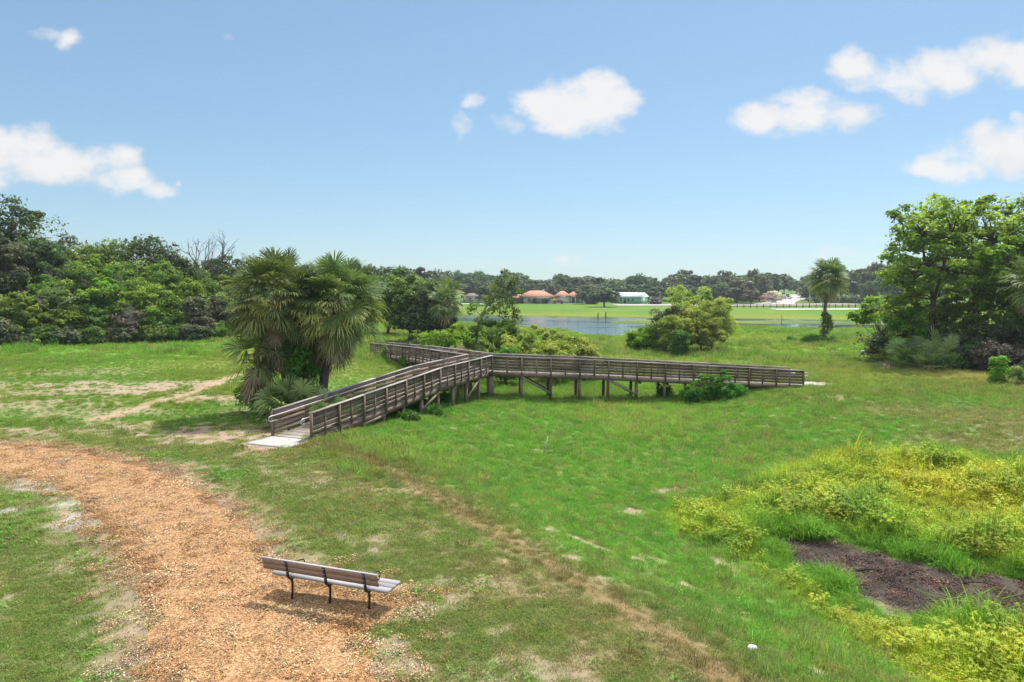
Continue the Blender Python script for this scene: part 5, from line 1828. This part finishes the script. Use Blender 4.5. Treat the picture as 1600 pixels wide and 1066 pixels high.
# bridge between the left woods and the far tree line
for px, y, top, w, k in [(395, 118, 416, 9, 0), (430, 128, 415, 9, 1), (465, 138, 416, 10, 0), (500, 150, 414, 10, 2), (530, 160, 412, 10, 0), (556, 172, 413, 10, 1), (585, 185, 420, 11, 0), (575, 135, 450, 8, 4), (540, 128, 462, 8, 2), (500, 122, 460, 8, 0), (455, 112, 462, 8, 4), (415, 104, 458, 8, 2), (380, 98, 452, 7, 0), (610, 150, 440, 9, 0), (640, 170, 436, 10, 1), (670, 200, 440, 10, 2)]:
    far_tree(px, y, top, w, k, 'tree in the dark wood edge running behind the palm clump', 'trees of the wood edge behind the palms')
for k, (px, y, top) in enumerate([(-70, 80, 350), (-120, 76, 370), (-180, 82, 360), (-240, 90, 365), (-310, 100, 372), (-380, 95, 380), (-150, 110, 368), (-270, 125, 378), (-440, 120, 375), (-520, 140, 385)]):
    far_tree(px, y, top, 9 + k % 3, k % 5, 'tree of the left-hand woods where they run on past the left edge', 'woods running on past the left edge')
# single trees one can pick out
far_tree(944, 245, 452, 11.5, 0, 'round dark oak standing alone on the far lawn by the lake', 'single trees on the far shore')
far_tree(766, 262, 446, 12.5, 1, 'round green tree left of the big terracotta roof', 'single trees on the far shore')
far_tree(790, 282, 440, 12, 0, 'dark tree touching the left end of the terracotta roof', 'single trees on the far shore')
far_tree(917, 285, 448, 11, 4, 'grey oak hiding the right end of the house with the blue entrance', 'single trees on the far shore')
far_tree(975, 312, 444, 12, 2, 'dark oak behind the left end of the mint green house', 'single trees on the far shore')
far_tree(1150, 300, 441, 17, 4, 'big greyish oak spreading over the pale house across the road', 'single trees on the far shore')
far_tree(1120, 302, 444, 13, 2, 'oak behind the lake shore willows, left of the big greyish one', 'single trees on the far shore')
far_tree(1172, 290, 456, 9, 4, 'low grey tree left of the red awning', 'single trees on the far shore')
far_tree(1262, 300, 444, 7, 1, 'dark narrow tree behind the roadside utility pole', 'single trees on the far shore')
for k, (px, y, top, w, mt, lab) in enumerate([(1206, 292, 456, 7, 'white', 'tree covered in white blossom right of the red awning'), (836, 288, 467, 1.6, 'oak', 'left clipped shrub in front of the orange-roofed house'), (851, 288, 467, 1.8, 'oak', 'right clipped shrub in front of the orange-roofed house'),
                                              (1024, 284, 468, 5, 'dry', 'brownish bush right of the mint green house'), (923, 284, 469, 4, 'sage', 'pale grey bush at the foot of the grey oak'), (1286, 290, 466, 12, 'oak', 'low dark hedge behind the lone palm across the road'), (1330, 280, 464, 12, 'oak', 'low dark hedge right of the lone palm across the road'), (1214, 345, 461, 8, 'green', 'green hedge left of the side road'), (1263, 345, 459, 8, 'green', 'green hedge right of the side road')]):
    p = at_depth(px, y)
    h = z_of(top, y) - p[2]
    tree(rg(340 + k), 'flowering_tree' if mt == 'white' else 'bush', p, lab, 'tree' if mt == 'white' else 'bush', None, (0, 0, h * .52), (w * .5, w * .4, h * .5), 30, .5 + .07 * w, 45, .6, mt, .15, h * .3, lo=-.8)

# ------------------------------------------------------------------ sky, sun, camera
SUN = np.array([.30, .45, .86])
SUN /= np.linalg.norm(SUN)
EL, AZ = math.asin(SUN[2]), math.atan2(SUN[0], SUN[1])
W = bpy.data.worlds.new('World')
bpy.context.scene.world = W
W.use_nodes = True
nt = W.node_tree
nt.nodes.clear()
sky = nd(nt, 'ShaderNodeTexSky', sky_type='NISHITA', sun_disc=False, sun_elevation=EL, sun_rotation=AZ, altitude=0, air_density=1.0, dust_density=.25, ozone_density=2.5)
bg = nd(nt, 'ShaderNodeBackground', ins={'Strength': .1465})
gam = nd(nt, 'ShaderNodeGamma', ins={'Color': sky.outputs[0], 'Gamma': .605})
nt.links.new(mulc(nt, gam.outputs[0], (.745, .94, 1.06)), bg.inputs[0])
gen = nt.nodes.new('ShaderNodeTexCoord').outputs['Generated']
sep = nd(nt, 'ShaderNodeSeparateXYZ', ins={0: gen})
ys_ = math_(nt, 'MAXIMUM', sep.outputs[1], .02)
ca, cb_ = math_(nt, 'DIVIDE', sep.outputs[0], ys_), math_(nt, 'DIVIDE', sep.outputs[2], ys_)
cv = nd(nt, 'ShaderNodeCombineXYZ', ins={0: ca, 1: math_(nt, 'MULTIPLY', cb_, 1.35)})
wn = nd(nt, 'ShaderNodeTexNoise', ins={'Vector': cv.outputs[0], 'Scale': 7., 'Detail': 5., 'Roughness': .6})
wsep = nd(nt, 'ShaderNodeSeparateColor', ins={0: wn.outputs['Color']})
wa = math_(nt, 'ADD', ca, math_(nt, 'MULTIPLY_ADD', wsep.outputs[0], .10, -.05))
wb_ = math_(nt, 'ADD', cb_, math_(nt, 'MULTIPLY_ADD', wsep.outputs[1], .06, -.03))
CL = [  # image column, row, half width, half height, strength: measured once, kept as directions in the sky
    (900, 165, 88, 44, 1.0), (925, 135, 62, 34, 1.0), (850, 165, 62, 30, .95), (975, 155, 46, 28, .9), (880, 195, 60, 22, .9),
    (1250, 185, 100, 34, .85), (1255, 165, 60, 26, .9), (1195, 185, 60, 26, .85), (1325, 188, 48, 24, .85),
    (1340, 100, 48, 30, .85), (1400, 122, 84, 34, .85), (1480, 114, 84, 34, .85), (1545, 90, 62, 36, .85), (1600, 100, 62, 40, .85),
    (1545, 225, 90, 40, .8), (1480, 258, 70, 26, .75), (1530, 200, 40, 24, .75), (1600, 240, 70, 44, .8), (1590, 178, 16, 12, .5),
    (20, 230, 90, 46, .95), (90, 255, 80, 36, .85), (165, 250, 48, 30, .8), (190, 280, 60, 24, .85), (245, 292, 42, 18, .8), (-30, 250, 80, 50, 1), (284, 277, 10, 7, .4),
    (85, 45, 36, 16, .6), (120, 54, 28, 20, .7), (740, 163, 20, 15, .62), (712, 205, 16, 25, .5), (790, 195, 34, 14, .45),
    (885, 400, 24, 17, .5), (1310, 390, 44, 17, .5), (350, 59, 9, 5, .16), (1400, 330, 30, 10, .2)]
dens = None
for px, py, rx, ry, st_ in CL:
    d = ray(px, py)
    a0, b0 = d[0] / d[1], d[2] / d[1]
    q = math_(nt, 'ADD', math_(nt, 'POWER', math_(nt, 'ABSOLUTE', math_(nt, 'MULTIPLY_ADD', wa, F / rx, -a0 * F / rx)), 2.), math_(nt, 'POWER', math_(nt, 'ABSOLUTE', math_(nt, 'MULTIPLY_ADD', wb_, F / ry, -b0 * F / ry)), 2.))
    v_ = math_(nt, 'MULTIPLY', math_(nt, 'SUBTRACT', 1.25, q), st_)
    dens = v_ if dens is None else math_(nt, 'SMOOTH_MAX', dens, v_, .25)
fn = nd(nt, 'ShaderNodeTexNoise', ins={'Vector': cv.outputs[0], 'Scale': 16., 'Detail': 9., 'Roughness': .6})
mr = nd(nt, 'ShaderNodeMapRange', interpolation_type='SMOOTHSTEP', ins={0: math_(nt, 'ADD', dens, math_(nt, 'MULTIPLY_ADD', fn.outputs[0], 2.4, -1.3)), 1: -.05, 2: 1.0, 3: 0., 4: 1.})
front = math_(nt, 'GREATER_THAN', sep.outputs[1], .05)
cm = math_(nt, 'MULTIPLY', math_(nt, 'MULTIPLY', mr.outputs[0], front), .95)
cbg = nd(nt, 'ShaderNodeBackground', ins={'Strength': .53})
sh_ = nd(nt, 'ShaderNodeTexNoise', ins={'Vector': cv.outputs[0], 'Scale': 11., 'Detail': 4., 'Roughness': .55})
nt.links.new(ramp(nt, math_(nt, 'ADD', math_(nt, 'MULTIPLY', sh_.outputs[0], .8), math_(nt, 'MULTIPLY', dens, .25)), [(.3, (.80, .83, .88)), (.62, (1., .99, .98))]), cbg.inputs[0])
mx = nd(nt, 'ShaderNodeMixShader', ins={0: cm, 1: bg.outputs[0], 2: cbg.outputs[0]})
# added fill light: unseen broken white cloud, above the top of the picture
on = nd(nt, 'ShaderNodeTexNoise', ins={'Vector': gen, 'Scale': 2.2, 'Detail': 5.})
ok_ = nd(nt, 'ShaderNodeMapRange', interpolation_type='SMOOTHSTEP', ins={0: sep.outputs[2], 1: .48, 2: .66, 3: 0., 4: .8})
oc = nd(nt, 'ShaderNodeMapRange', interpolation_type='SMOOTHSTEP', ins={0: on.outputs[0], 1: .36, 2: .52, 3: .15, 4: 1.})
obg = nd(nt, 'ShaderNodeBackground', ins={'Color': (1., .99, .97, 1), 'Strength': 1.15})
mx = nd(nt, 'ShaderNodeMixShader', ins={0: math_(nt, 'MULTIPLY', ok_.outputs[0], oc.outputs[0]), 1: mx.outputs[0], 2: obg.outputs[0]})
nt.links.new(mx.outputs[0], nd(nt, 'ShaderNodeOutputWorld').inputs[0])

sl = bpy.data.lights.new('sun', 'SUN')
sl.energy, sl.angle, sl.color = 3.3, math.radians(1.5), (1, .95, .88)
so = bpy.data.objects.new('sun', sl)
C.objects.link(so)
so.rotation_euler = Vector([-float(q) for q in SUN]).to_track_quat('-Z', 'Y').to_euler()

cd = bpy.data.cameras.new('camera')
cd.sensor_width, cd.lens, cd.clip_end, cd.clip_start = 36, 24, 6000, .1
co = bpy.data.objects.new('camera', cd)
C.objects.link(co)
co.location = (0, 0, CAM_H)
co.rotation_euler = (math.pi / 2 - PITCH, 0, 0)
sc = bpy.context.scene
sc.camera = co
sc.view_settings.view_transform = 'Standard'
sc.view_settings.look = 'None'
sc.view_settings.exposure = 0.8
sc.view_settings.gamma = 1
sc.cycles.max_bounces = 6
sc.cycles.diffuse_bounces = 3
sc.cycles.transmission_bounces = 3
sc.cycles.transparent_max_bounces = 4
sc.cycles.use_denoising = True
sc.cycles.use_adaptive_sampling = True
sc.cycles.adaptive_threshold = .02
sc.cycles.use_light_tree = False

# ------------------------------------------------------------------ the humid air
hm, nt = new_mat('humid_air')
pv = nd(nt, 'ShaderNodeVolumePrincipled', ins={'Color': (.86, .92, 1.0, 1), 'Density': .00024, 'Anisotropy': .35})
nt.links.new(pv.outputs[0], nt.nodes.new('ShaderNodeOutputMaterial').inputs['Volume'])
hz = MB().box((0, 330, 12), (1500, 760, 44)).build('haze', hm)
hz['kind'] = 'stuff'
hz['label'] = 'thin humid haze in the air over the meadow and the lake'
hz['category'] = 'haze'
sc.cycles.volume_bounces = 0
